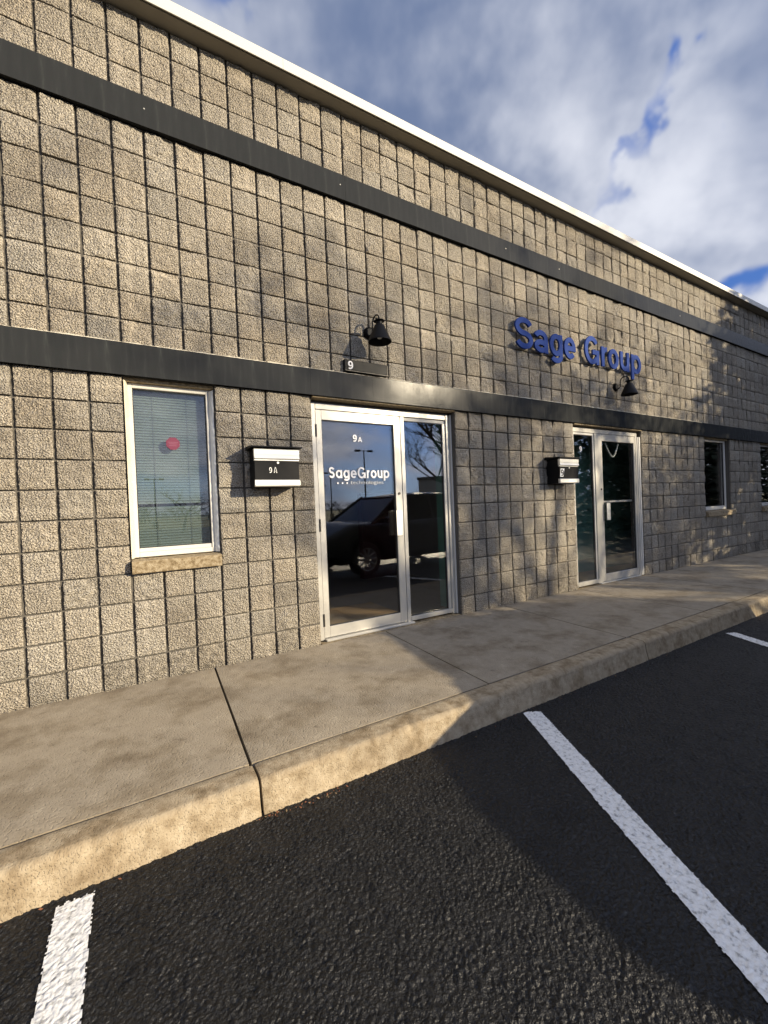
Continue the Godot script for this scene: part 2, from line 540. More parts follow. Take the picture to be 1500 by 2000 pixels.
func _ready() -> void:
	rng.seed = 7
	# ---- camera
	var cam := Camera3D.new()
	cam.name = "camera"
	cam.fov = 101.316
	cam.near = 0.05
	cam.far = 600.0
	cam.position = Vector3(0.4594, 1.198, 3.5189)
	cam.rotation = Vector3(-0.0117, -0.5303, -0.0408)
	add_child(cam)
	# ---- sky and exposure
	var env := Environment.new()
	env.background_mode = Environment.BG_SKY
	var sky := Sky.new()
	var pano := PanoramaSkyMaterial.new()
	pano.panorama = make_sky()
	sky.sky_material = pano
	env.sky = sky
	env.tonemap_mode = Environment.TONE_MAPPER_LINEAR
	env.tonemap_exposure = 1.65
	env.sdfgi_enabled = true
	env.ssao_enabled = true
	env.ssil_enabled = true
	var we := WorldEnvironment.new()
	we.name = "environment"
	we.environment = env
	add_child(we)
	# ---- sun
	var sun := DirectionalLight3D.new()
	sun.name = "sun"
	sun.light_energy = 1.6
	sun.light_color = Color(1.0, 0.93, 0.80)
	sun.light_angular_distance = 0.45
	sun.shadow_enabled = true
	sun.rotation_degrees = Vector3(-SUN_EL, SUN_AZ, 0)
	add_child(sun)

	n_lot.seed = 5
	n_lot.noise_type = FastNoiseLite.TYPE_CELLULAR
	n_lot.cellular_return_type = FastNoiseLite.RETURN_DISTANCE2_SUB
	n_lot.frequency = 52.0
	n_lot.fractal_type = FastNoiseLite.FRACTAL_NONE
	n_lot2.seed = 6
	n_lot2.noise_type = FastNoiseLite.TYPE_SIMPLEX_SMOOTH
	n_lot2.frequency = 7.0
	n_lot2.fractal_octaves = 3
	n_fine.seed = 9
	n_fine.noise_type = FastNoiseLite.TYPE_SIMPLEX_SMOOTH
	n_fine.frequency = 1.0
	n_fine.fractal_octaves = 3
	n_soft.seed = 13
	n_soft.noise_type = FastNoiseLite.TYPE_SIMPLEX_SMOOTH
	n_soft.frequency = 1.0
	n_soft.fractal_octaves = 2
	font_bold.font_names = PackedStringArray(["Droid Sans"])
	font_bold.font_weight = 700
	font_plain.font_names = PackedStringArray(["Droid Sans"])
	make_materials()

	build_ground()
	build_walk()
	build_building()
	build_surroundings()
	build_sign()
	build_lamps()
	build_plaque()
	build_mailboxes()
	build_blinds()
	build_small_things()


# ------------------------------------------------------------------ ground
func lot_h(x: float, z: float) -> float:
	var big := n_lot2.get_noise_2d(x, z)
	var chip := n_lot.get_noise_2d(x + big * 0.02, z) + 1.0
	return LOT + (clampf(chip, 0.0, 0.55) - 0.3) * 0.0100 * (0.8 + 0.9 * big) + n_lot2.get_noise_2d(x * 4.2 + 40.0, z * 4.2) * 0.0040


func build_ground() -> void:
	var far := Shape.new()
	var y := LOT - 0.012
	far.quad(Vector3(-260, y, -180), Vector3(300, y, -180), Vector3(300, y, 300), Vector3(-260, y, 300), Vector3.UP)
	var g := part(self, "ground", far.mesh(), M.grass)
	g.set_meta("kind", "structure")
	var lot := Shape.new()
	# relief where the picture shows single chips, a plain sheet beyond
	var x0 := -0.7
	var x1 := 4.3
	var z0 := 1.585
	var z1 := 3.65
	var cs := 0.006
	var nx := int((x1 - x0) / cs) + 1
	var nz := int((z1 - z0) / cs) + 1
	var pts := PackedVector3Array()
	pts.resize(nx * nz)
	for r in nz:
		for q in nx:
			var x := x0 + q * cs
			var z := z0 + r * cs
			pts[r * nx + q] = Vector3(x, lot_h(x, z), z)
	lot.grid(pts, nx, Vector3.UP)
	x1 = x0 + (nx - 1) * cs
	var c2 := 0.011
	var n2 := 340
	var m2 := int((z1 - z0) / c2) + 1
	pts = PackedVector3Array()
	for r in m2 + 1:
		for q in n2:
			var x := x1 + q * c2
			var z := minf(z0 + r * c2, z0 + (nz - 1) * cs)
			pts.append(Vector3(x, lot_h(x, z), z))
	lot.grid(pts, n2, Vector3.UP)
	var x2 := x1 + (n2 - 1) * c2
	z1 = z0 + (nz - 1) * cs
	for e in [[-40.0, x0, 1.585, 45.0], [x2, 60.0, 1.585, 45.0], [x0, x2, z1, 45.0]]:
		lot.quad(Vector3(e[0], LOT, e[2]), Vector3(e[1], LOT, e[2]), Vector3(e[1], LOT, e[3]), Vector3(e[0], LOT, e[3]), Vector3.UP)
	var o := part(self, "parking_lot", lot.mesh(), M.asphalt)
	o.set_meta("kind", "structure")
	# painted lines: both ends as they lie on the ground, width
	for l in [[0.212, 1.655, 0.222, 3.4, 0.118], [2.578, 1.66, 1.80, 3.27, 0.125], [5.33, 1.70, 4.55, 3.35, 0.115], [8.1, 1.7, 7.3, 3.35, 0.115]]:
		paint_line(o, Vector2(l[0], l[1]), Vector2(l[2], l[3]), l[4])


func paint_line(parent: Node, a: Vector2, b: Vector2, wide: float) -> void:
	var s := Shape.new()
	var dir := (b - a).normalized()
	var side := Vector2(-dir.y, dir.x)
	var cs := 0.0045
	var nl := int(a.distance_to(b) / cs)
	var nw := int((wide + 0.03) / cs)
	var idx := {}
	for r in nl:
		for q in nw:
			var t := (q - nw * 0.5) * cs
			var e := wide * 0.5 + n_fine.get_noise_2d(r * 0.05, signf(t) * 40.0 + a.x) * 0.003 + n_fine.get_noise_2d(r * 0.7, q * 0.7) * 0.0035
			var p := a + dir * (r * cs) + side * t
			var start := 0.008 + n_fine.get_noise_2d(q * 0.35, a.x * 9.0) * 0.016
			var chip := lot_h(p.x, p.y) - LOT
			if absf(t) > e or r * cs < start:
				continue
			idx[r * 1000 + q] = s.v.size()
			s.v.append(Vector3(p.x, LOT + chip * 0.5 + 0.0046, p.y))
			s.n.append(Vector3.UP)
			s.c.append(Color.WHITE)
	for key: int in idx:
		if idx.has(key + 1) and idx.has(key + 1000) and idx.has(key + 1001):
			var k: int = idx[key]
			var k1: int = idx[key + 1]
			var k2: int = idx[key + 1001]
			var k3: int = idx[key + 1000]
			s._ordered(k, k1, k2)
			s._ordered(k, k2, k3)
			var nn := (s.v[k1] - s.v[k]).cross(s.v[k3] - s.v[k]).normalized()
			s.n[k] = nn if nn.y > 0.0 else -nn
	part(parent, "painted_line", s.mesh(), M.line)


func build_walk() -> void:
	var walk := group_node(self, "sidewalk")
	walk.set_meta("kind", "structure")
	var xs := [-6.0, -2.25, 0.93, 2.48, 4.08, 5.49, 7.05, 8.62, 10.2, 11.8, 13.4, 17.0]
	for k in xs.size() - 1:
		var s := Shape.new()
		var a: float = xs[k] + (0.007 if k == 2 else 0.006)
		var b: float = xs[k + 1] - (0.007 if k == 1 else 0.006)
		# slab with a worn arris, surface very slightly uneven
		var skew0 := -0.055 if k > 1 else 0.0
		var skew1 := -0.055 if k >= 1 else 0.0
		var nx := maxi(int((b - a) / 0.06), 4)
		var nz := 26
		var pts := PackedVector3Array()
		for r in nz + 1:
			for q in nx + 1:
				var tz := float(r) / nz
				var tx := float(q) / nx
				var z := lerpf(0.004, 1.448, tz)
				var x := lerpf(a + skew0 * tz, b + skew1 * tz, tx)
				var e := minf(minf(r, nz - r), minf(q, nx - q))
				var drop := 0.004 if e < 0.5 else 0.0
				pts.append(Vector3(x, -drop + n_soft.get_noise_2d(x * 1.3, z * 1.3) * 0.0025, z))
		s.grid(pts, nx + 1, Vector3.UP)
		for q in nx:
			s.quad(pts[nz * (nx + 1) + q], pts[nz * (nx + 1) + q + 1], pts[nz * (nx + 1) + q + 1] - Vector3(0, 0.08, 0), pts[nz * (nx + 1) + q] - Vector3(0, 0.08, 0), Vector3.BACK)
		for r in nz:
			for e in [[0, Vector3.LEFT], [nx, Vector3.RIGHT]]:
				var p: Vector3 = pts[r * (nx + 1) + e[0]]
				var p2: Vector3 = pts[(r + 1) * (nx + 1) + e[0]]
				s.quad(p, p2, p2 - Vector3(0, 0.08, 0), p - Vector3(0, 0.08, 0), e[1])
		part(walk, "slab", s.mesh(), M.concrete)
	# bedding under the joints
	var bed := Shape.new()
	bed.quad(Vector3(-6, -0.045, -0.3), Vector3(17, -0.045, -0.3), Vector3(17, -0.045, 1.5), Vector3(-6, -0.045, 1.5), Vector3.UP)
	part(walk, "bedding", bed.mesh(), M.dark)
	var kerb := group_node(self, "kerb")
	kerb.set_meta("kind", "structure")
	var ks := [-6.0, -2.15, 0.885, 4.05, 7.1, 10.15, 13.2, 17.0]
	for k in ks.size() - 1:
		var s := Shape.new()
		var a: float = ks[k] + 0.006
		var b: float = ks[k + 1] - 0.006
		var prof := [Vector2(1.460, -0.06), Vector2(1.460, -0.008), Vector2(1.466, -0.001), Vector2(1.50, 0.0), Vector2(1.555, -0.002)]
		for t in 7:
			var w := PI / 2 * (t + 0.5) / 7.0
			prof.append(Vector2(1.572 + sin(w) * 0.032, -0.036 + cos(w) * 0.033))
		prof.append_array([Vector2(1.608, -0.07), Vector2(1.618, -0.11), Vector2(1.628, -0.15), Vector2(1.632, -0.19)])
		var nx := maxi(int((b - a) / 0.02), 4)
		var pts := PackedVector3Array()
		for p: Vector2 in prof:
			for q in nx + 1:
				var x := lerpf(a, b, float(q) / nx)
				var wob := n_fine.get_noise_2d(x * 6.0, p.x * 30.0 + p.y * 30.0)
				var near := smoothstep(0.0, 0.03, minf(x - a, b - x))
				var chip := maxf(0.0, n_fine.get_noise_2d(x * 9.0 + 70.0, 3.0) - 0.28) * 0.03 if p.y < -0.002 and p.y > -0.05 else 0.0
				pts.append(Vector3(x, p.y + wob * 0.0022 - chip * 0.6 - (1.0 - near) * 0.004, p.x + wob * 0.0028 - chip - (1.0 - near) * 0.006 * (1.0 if p.x > 1.5 else -0.3)))
		s.grid(pts, nx + 1, Vector3(0, 0.7, 0.7))
		for e in [[0, Vector3.LEFT], [nx, Vector3.RIGHT]]:
			for q in prof.size() - 1:
				var p: Vector3 = pts[q * (nx + 1) + e[0]]
				var p2: Vector3 = pts[(q + 1) * (nx + 1) + e[0]]
				s.tri(p, p2, Vector3(p.x, -0.19, 1.5), e[1])
		part(kerb, "kerb_stone", s.mesh(), M.kerb)


# ------------------------------------------------------------------ building
func block_shape(k: int, cells: int) -> Shape:
	var w := S - 0.0150
	var h := S - 0.0100
	var r := RandomNumberGenerator.new()
	r.seed = 1000 + k
	var s := Shape.new()
	var pts := PackedVector3Array()
	var cols := PackedColorArray()
	var tilt := Vector2(r.randf_range(-0.03, 0.03), r.randf_range(-0.025, 0.03))
	var bold := r.randf() < 0.22
	var amp := r.randf_range(0.007, 0.011) if bold else r.randf_range(0.0045, 0.0075)
	var cut := Vector2(r.randf_range(-1, 1), r.randf_range(-1, 1)).normalized()
	var cut_at := r.randf_range(0.01, 0.07)
	var r_cut := r.randf_range(0.18, 0.42)
	var cut2 := Vector2(r.randf_range(-1, 1), r.randf_range(-1, 1)).normalized()
	var cut_at2 := r.randf_range(0.0, 0.11)
	var tone := r.randf_range(0.87, 1.10)
	var warm := r.randf_range(-0.018, 0.018)
	var base := Color(0.585 * tone * (1.0 + warm), 0.532 * tone, 0.448 * tone * (1.0 - warm * 1.5))
	if r.randf() < 0.26:
		base = base.lerp(Color(0.40, 0.375, 0.33), r.randf_range(0.2, 0.45))
	var soiled := k >= 60
	if soiled:
		base = base.lerp(Color(0.20, 0.185, 0.16), r.randf_range(0.2, 0.5))
	var ox := r.randf() * 100.0
	for q in cells + 1:
		for p in cells + 1:
			var x := (float(p) / cells - 0.5) * w
			var y := (0.5 - float(q) / cells) * h
			var e := minf(minf(p, cells - p), minf(q, cells - q))
			var jx := 0.0
			var jy := 0.0
			if p > 0 and p < cells:
				jx = n_fine.get_noise_2d(x * 60.0 + ox, y * 60.0) * w / cells * 0.5
			else:
				x -= signf(x) * absf(n_fine.get_noise_2d(y * 32.0 + ox, 5.0 * signf(x))) * 0.0075
			if q > 0 and q < cells:
				jy = n_fine.get_noise_2d(x * 60.0, y * 60.0 + ox) * h / cells * 0.5
			else:
				y -= signf(y) * absf(n_fine.get_noise_2d(x * 32.0 + ox, 9.0 * signf(y))) * 0.0038
			var z := 0.0
			var nz := n_fine.get_noise_2d((x + y * 0.4) * 13.0 + ox, (y - x * 0.4) * 13.0 + ox) * amp * 1.5 + n_fine.get_noise_2d(x * 36.0 + ox, y * 36.0) * 0.0052 + n_fine.get_noise_2d((x + y) * 90.0 + ox, (y - x) * 60.0) * 0.0030
			z = tilt.x * x + tilt.y * y + nz
			var over := Vector2(x, y).dot(cut) - cut_at
			if bold and over > 0.0:
				z -= over * r_cut
			var over2 := Vector2(x, y).dot(cut2) - cut_at2
			if over2 > 0.0:
				z -= over2 * 0.16
			if e < 0.5:
				z = z * 0.5 - 0.0075 + n_fine.get_noise_2d(x * 50.0, y * 50.0 + ox) * 0.003
			elif e < 1.5:
				z -= 0.0008
			z = clampf(z, -0.018, 0.022)
			pts.append(Vector3(x + jx, y + jy, z))
			var mot := 1.0 + n_fine.get_noise_2d(x * 18.0 + ox, y * 18.0 + 3.0) * (0.5 if soiled else 0.12) + n_fine.get_noise_2d(x * 55.0, y * 55.0 + ox) * 0.12
			cols.append(Color(base.r * mot, base.g * mot, base.b * mot))
	s.grid(pts, cells + 1, Vector3.BACK, cols)
	# sides going back to the joint
	s.tint = base * 0.9
	var ring := []
	for p in cells:
		ring.append([p, p + 1, Vector3.UP])
		ring.append([cells * (cells + 1) + p, cells * (cells + 1) + p + 1, Vector3.DOWN])
		ring.append([p * (cells + 1), (p + 1) * (cells + 1), Vector3.LEFT])
		ring.append([p * (cells + 1) + cells, (p + 1) * (cells + 1) + cells, Vector3.RIGHT])
	for e in ring:
		var a: Vector3 = pts[e[0]]
		var b: Vector3 = pts[e[1]]
		s.quad(a, b, Vector3(b.x, b.y, -0.034), Vector3(a.x, a.y, -0.034), e[2])
	return s


func opening(c: int, v: int) -> bool:
	if v >= 0:
		return false
	if (c >= 9 and c < 17) or (c >= 27 and c < 35):
		return true
	return v >= -7 and ((c >= 2 and c < 5) or (c >= 45 and c < 50) or (c >= 57 and c < 62))


func build_building() -> void:
	var bld := thing("commercial_building", "long single-storey tan split-face block building with two dark metal bands", "building")
	# plain masonry core with the openings left out
	var core := Shape.new()
	var zf := -0.028
	var zb := -0.20
	var base := Y0 - 11 * S - 0.25
	var top := Y0 + 13 * S + 0.02
	var runs := [[-20, 2, []], [2, 5, [-7]], [5, 9, []], [9, 17, [99]], [17, 27, []], [27, 35, [99]], [35, 45, []], [45, 50, [-7]], [50, 57, []], [57, 62, [-7]], [62, 84, []]]
	for r in runs:
		var xa: float = r[0] * S
		var xb: float = r[1] * S
		if r[2].is_empty():
			core.box(Vector3(xa, base, zb), Vector3(xb, top, zf))
		else:
			core.box(Vector3(xa, Y0, zb), Vector3(xb, top, zf))
			if r[2][0] == -7:
				core.box(Vector3(xa, base, zb), Vector3(xb, Y0 - 7 * S, zf))
			else:
				core.box(Vector3(xa, base, zb), Vector3(xb, -0.05, 0.0))
	part(bld, "wall", core.mesh(), M.mortar)
	# block faces: a set of differing faces, the 300 nearest as parts, the rest as one part
	var shapes := []
	var meshes := []
	for k in 68:                        # the last eight are soiled
		shapes.append(block_shape(k, 18 if k < 48 or k >= 60 else 9))
		meshes.append(shapes[k].mesh(true))
	var eye := Vector3(0.46, 1.2, 3.52)
	var order := []
	for v in range(-11, 13):
		if v == 0 or v == 9:
			continue                    # behind the metal bands
		for c in range(-20, 84):
			if opening(c, v):
				continue
			var p := Vector3((c + 0.5) * S, Y0 + (v + 0.5) * S, 0.0)
			var to := p - eye
			var f := Vector3(sin(0.5303), 0, -cos(0.5303))
			var rt := Vector3(cos(0.5303), 0, sin(0.5303))
			var dz := to.dot(f)
			var seen: bool = dz > 0.2 and absf(to.dot(rt) / dz) < 0.93 and absf(to.y / dz) < 1.25
			order.append([to.length() + (0.0 if seen else 100.0), c, v])
	order.sort_custom(func(p, q): return p[0] < q[0] if p[0] != q[0] else (p[1] < q[1] if p[1] != q[1] else p[2] < q[2]))
	var rest := Shape.new()
	var at := 0
	for o in order:
		var c: int = o[1]
		var v: int = o[2]
		var k := rng.randi_range(0, 59) if at < 760 else rng.randi_range(48, 59)
		if (v == -11 and rng.randf() < (0.75 if c > 0 and c < 8 else 0.3)):
			k = rng.randi_range(60, 67)
		var t := Transform3D(Basis(), Vector3((c + 0.5) * S, Y0 + (v + 0.5) * S, 0.0))
		if rng.randf() < 0.5:
			t.basis = Basis(Vector3.BACK, PI)
		if at < 300:
			var m := part(bld, "block", meshes[k], M.block)
			m.transform = t
		else:
			rest.add(shapes[k], t)
		at += 1
	var rp := part(bld, "farther_blocks", rest.mesh(true), M.block)
	rp.set_meta("kind", "stuff")

	# metal bands in lengths, each folded with a drip edge
	var seams := [-4.1, -1.27, 1.813, 4.893, 7.97, 11.05, 14.1, 17.0]
	for k in seams.size() - 1:
		var s := Shape.new()
		s.prism_x([Vector2(-0.027, Y0 + 0.004), Vector2(0.026, Y0 + 0.004), Vector2(0.030, Y0 - 0.004), Vector2(0.0325, Y0 - 0.004), Vector2(0.0325, Y0 + 0.222), Vector2(0.028, Y0 + 0.227), Vector2(-0.027, Y0 + 0.232)], seams[k] + 0.0008, seams[k + 1] - 0.0008)
		part(bld, "lower_band_panel", s.mesh(), M.band)
	bpart(bld, "splice_plate", Vector3(2.435, Y0 + 0.0, 0.026), Vector3(2.4365, Y0 + 0.222, 0.034), M.band, 0.0)
	var useams := [-3.93, -0.85, 2.231, 5.311, 8.39, 11.47, 14.55, 17.0]
	var u0 := Y0 + 9 * S
	for k in useams.size() - 1:
		var s := Shape.new()
		s.prism_x([Vector2(-0.027, u0 + 0.004), Vector2(0.026, u0 + 0.004), Vector2(0.030, u0 - 0.006), Vector2(0.0325, u0 - 0.006), Vector2(0.0325, u0 + 0.218), Vector2(0.028, u0 + 0.224), Vector2(-0.027, u0 + 0.234)], useams[k] + 0.0008, useams[k + 1] - 0.0008)
		part(bld, "upper_band_panel", s.mesh(), M.band)
	# screws beside the seams of the upper band
	for x in [2.18, 5.26, 8.34, 0.62, 4.3]:
		var s := Shape.new()
		var pts := [Vector3(x, u0 + 0.12, 0.032), Vector3(x, u0 + 0.12, 0.036)]
		s.tube(pts, [0.006, 0.005], 8)
		part(bld, "screw", s.mesh(), M.alu)
	# crust of mortar left on top of the lower band
	var cr := Shape.new()
	var n := 900
	var pts := PackedVector3Array()
	for r in 5:
		for q in n + 1:
			var x := -1.5 + 10.5 * q / n
			var a := r * 0.25 * PI
			var thick := 0.010 + 0.009 * n_fine.get_noise_2d(x * 9.0, 1.0) + 0.006 * n_fine.get_noise_2d(x * 40.0, 2.0)
			thick = maxf(thick, 0.0015)
			pts.append(Vector3(x, Y0 + 0.226 + sin(a) * thick, 0.008 + cos(a) * (0.024 + 0.004 * n_fine.get_noise_2d(x * 25.0, 7.0))))
	cr.grid(pts, n + 1, Vector3(0, 0.8, 0.6))
	var crm := part(bld, "mortar_crust", cr.mesh(), M.smear)
	crm.set_meta("kind", "stuff")

	# coping: soffit board, drip and white fascia in lengths
	var cseams := [-4.1, -1.4, 1.65, 3.24, 6.3, 9.36, 12.4, 17.0]
	var ct := Y0 + 13 * S
	for k in cseams.size() - 1:
		var xa: float = cseams[k] + 0.0008
		var xb: float = cseams[k + 1] - 0.0008
		var s := Shape.new()
		s.prism_x([Vector2(-0.25, ct + 0.03), Vector2(0.126, ct + 0.024), Vector2(0.126, ct + 0.004), Vector2(0.132, ct + 0.001), Vector2(0.136, ct + 0.002), Vector2(0.134, ct + 0.090), Vector2(0.128, ct + 0.098), Vector2(-0.25, ct + 0.114)], xa, xb)
		part(bld, "coping_panel", s.mesh(), M.coping)
	bpart(bld, "soffit", Vector3(-4.1, ct + 0.0005, -0.016), Vector3(17.0, ct + 0.017, 0.114), M.soffit, 0.0)
	bpart(bld, "roof", Vector3(-4.0, 4.3, -7.0), Vector3(17.0, 4.5, -0.201), M.in_ceiling, 0.0)

	build_door_a(bld)
	build_door_b(bld)
	build_window(bld, 2, 5, -0.075, true)
	build_window(bld, 45, 50, -0.085, false)
	build_window(bld, 57, 62, -0.085, false)
	build_inside(bld)


func pane(parent: Node, x0: float, x1: float, y0: float, y1: float, z: float) -> void:
	# both sheets of an insulated pane
	bpart(parent, "pane", Vector3(x0, y0, z - 0.004), Vector3(x1, y1, z), M.glass, 0.0)
	bpart(parent, "pane", Vector3(x0, y0, z - 0.020), Vector3(x1, y1, z - 0.016), M.glass, 0.0)


func pull_handle(parent: Node, x0: float, x1: float, y0: float, y1: float, z: float) -> void:
	# offset plate pull: a flat grip held off the stile by a return
	var s := Shape.new()
	s.box(Vector3(x0, y0, z + 0.038), Vector3(x0 + (x1 - x0) * 0.62, y1, z + 0.046), 0.003)
	s.box(Vector3(x0 + (x1 - x0) * 0.62, y0 + 0.002, z + 0.001), Vector3(x0 + (x1 - x0) * 0.70, y1 - 0.002, z + 0.045), 0.002)
	s.box(Vector3(x0 + (x1 - x0) * 0.70, y0 + 0.002, z), Vector3(x1, y1 - 0.002, z + 0.006), 0.002)
	part(parent, "handle", s.mesh(), M.silver)


func cylinder_lock(parent: Node, x: float, y: float, z: float) -> void:
	var s := Shape.new()
	s.tube([Vector3(x, y, z - 0.005), Vector3(x, y, z + 0.008)], [0.015, 0.013], 16)
	part(parent, "lock", s.mesh(), M.hinge)


func build_door_a(bld: Node) -> void:
	var d := group_node(bld, "entrance_door")
	d.set_meta("label", "glazed aluminium door 9A with narrow side pane")
	var zf := -0.08
	var zb := -0.13
	var tp := 2.171
	bpart(d, "jamb", Vector3(1.8305, 0.002, zb), Vector3(1.887, tp, zf), M.alu)
	bpart(d, "jamb", Vector3(3.392, 0.002, zb), Vector3(3.432, tp, zf + 0.003), M.alu)
	bpart(d, "jamb", Vector3(3.436, 0.002, zb), Vector3(3.4525, tp, zf + 0.022), M.white)
	bpart(d, "mullion", Vector3(2.804, 0.002, zb), Vector3(2.846, 2.114, zf), M.alu)
	bpart(d, "head", Vector3(1.889, 2.117, zb), Vector3(3.390, tp, zf), M.alu)
	bpart(d, "threshold", Vector3(1.889, -0.004, zb - 0.03), Vector3(2.86, 0.014, zf + 0.05), M.alu, 0.004)
	bpart(d, "step", Vector3(1.832, -0.044, zb), Vector3(3.4525, -0.006, -0.001), M.sill, 0.004)
	bpart(d, "drip_lintel", Vector3(1.832, 2.196, -0.118), Vector3(3.4525, 2.2125, 0.012), M.sill, 0.002)
	bpart(d, "lintel_filler", Vector3(1.832, 2.172, -0.17), Vector3(3.4525, 2.1955, -0.095), M.hinge, 0.0)
	# leaf, a hair back from the frame
	var lf := zf - 0.004
	bpart(d, "stile", Vector3(1.890, 0.020, zb + 0.004), Vector3(1.946, 2.113, lf), M.alu)
	bpart(d, "stile", Vector3(2.722, 0.020, zb + 0.004), Vector3(2.800, 2.113, lf), M.alu)
	bpart(d, "rail", Vector3(1.9465, 2.024, zb + 0.004), Vector3(2.7215, 2.113, lf - 0.001), M.alu)
	bpart(d, "rail", Vector3(1.9465, 0.020, zb + 0.004), Vector3(2.7215, 0.118, lf - 0.001), M.alu)
	glazing_stop(d, 1.9465, 2.7215, 0.118, 2.024, lf - 0.004)
	pane(d, 1.950, 2.718, 0.121, 2.021, -0.100)
	# side pane
	bpart(d, "side_rail", Vector3(2.8465, 0.016, zb), Vector3(3.3915, 0.058, zf + 0.004), M.alu)
	bpart(d, "side_stop", Vector3(2.8465, 2.079, zb + 0.01), Vector3(3.3915, 2.1135, zf - 0.018), M.white)
	bpart(d, "side_stop", Vector3(3.352, 0.059, zb + 0.01), Vector3(3.391, 2.0785, zf - 0.012), M.alu)
	glazing_stop(d, 2.8465, 3.352, 0.058, 2.079, zf - 0.016)
	pane(d, 2.850, 3.349, 0.062, 2.076, -0.104)
	for y in [1.92, 1.055, 0.185]:
		var s := Shape.new()
		s.tube([Vector3(1.8885, y - 0.057, zf + 0.004), Vector3(1.8885, y + 0.057, zf + 0.004)], [0.0075, 0.0075], 10)
		part(d, "hinge", s.mesh(), M.hinge)
	pull_handle(d, 2.690, 2.786, 0.905, 1.160, lf)
	cylinder_lock(d, 2.760, 1.330, lf)
	# vinyl lettering on the glass
	var z := -0.0985
	text(d, "door_number", "9", font_bold, Vector2(2.268, 1.838), Vector2(2.310, 1.905), z, 0.0006, M.vinyl)
	text(d, "door_number", "A", font_bold, Vector2(2.322, 1.838), Vector2(2.366, 1.884), z, 0.0006, M.vinyl)
	var word := [["S", 0.056, 0.010], ["A", 0.066, 0.010], ["g", 0.066, 0.010], ["e", 0.064, 0.010], ["G", 0.086, 0.012], ["r", 0.036, 0.006], ["o", 0.066, 0.010], ["u", 0.056, 0.012], ["p", 0.066, 0.0]]
	var lx := 2.006
	for w in word:
		stroke_letter(d, "lettering", w[0], lx, lx + w[1], 1.488, 0.104, 0.0175, z, 0.0012, M.vinyl)
		lx += w[1] + w[2] + 0.0014
	text(d, "lettering", "technologies", font_plain, Vector2(2.225, 1.420), Vector2(2.588, 1.462), z, 0.0006, M.vinyl_thin)
	for k in 3:
		bpart(d, "dot", Vector3(2.085 + k * 0.048, 1.434, z), Vector3(2.098 + k * 0.048, 1.447, z + 0.0006), M.vinyl, 0.0)


func glazing_stop(parent: Node, x0: float, x1: float, y0: float, y1: float, z: float) -> void:
	# thin dark gasket round a pane
	var s := Shape.new()
	var t := 0.006
	s.box(Vector3(x0, y0, z - 0.03), Vector3(x0 + t, y1, z - 0.006))
	s.box(Vector3(x1 - t, y0, z - 0.03), Vector3(x1, y1, z - 0.006))
	s.box(Vector3(x0 + t, y0, z - 0.03), Vector3(x1 - t, y0 + t, z - 0.006))
	s.box(Vector3(x0 + t, y1 - t, z - 0.03), Vector3(x1 - t, y1, z - 0.006))
	part(parent, "gasket", s.mesh(), M.gasket)


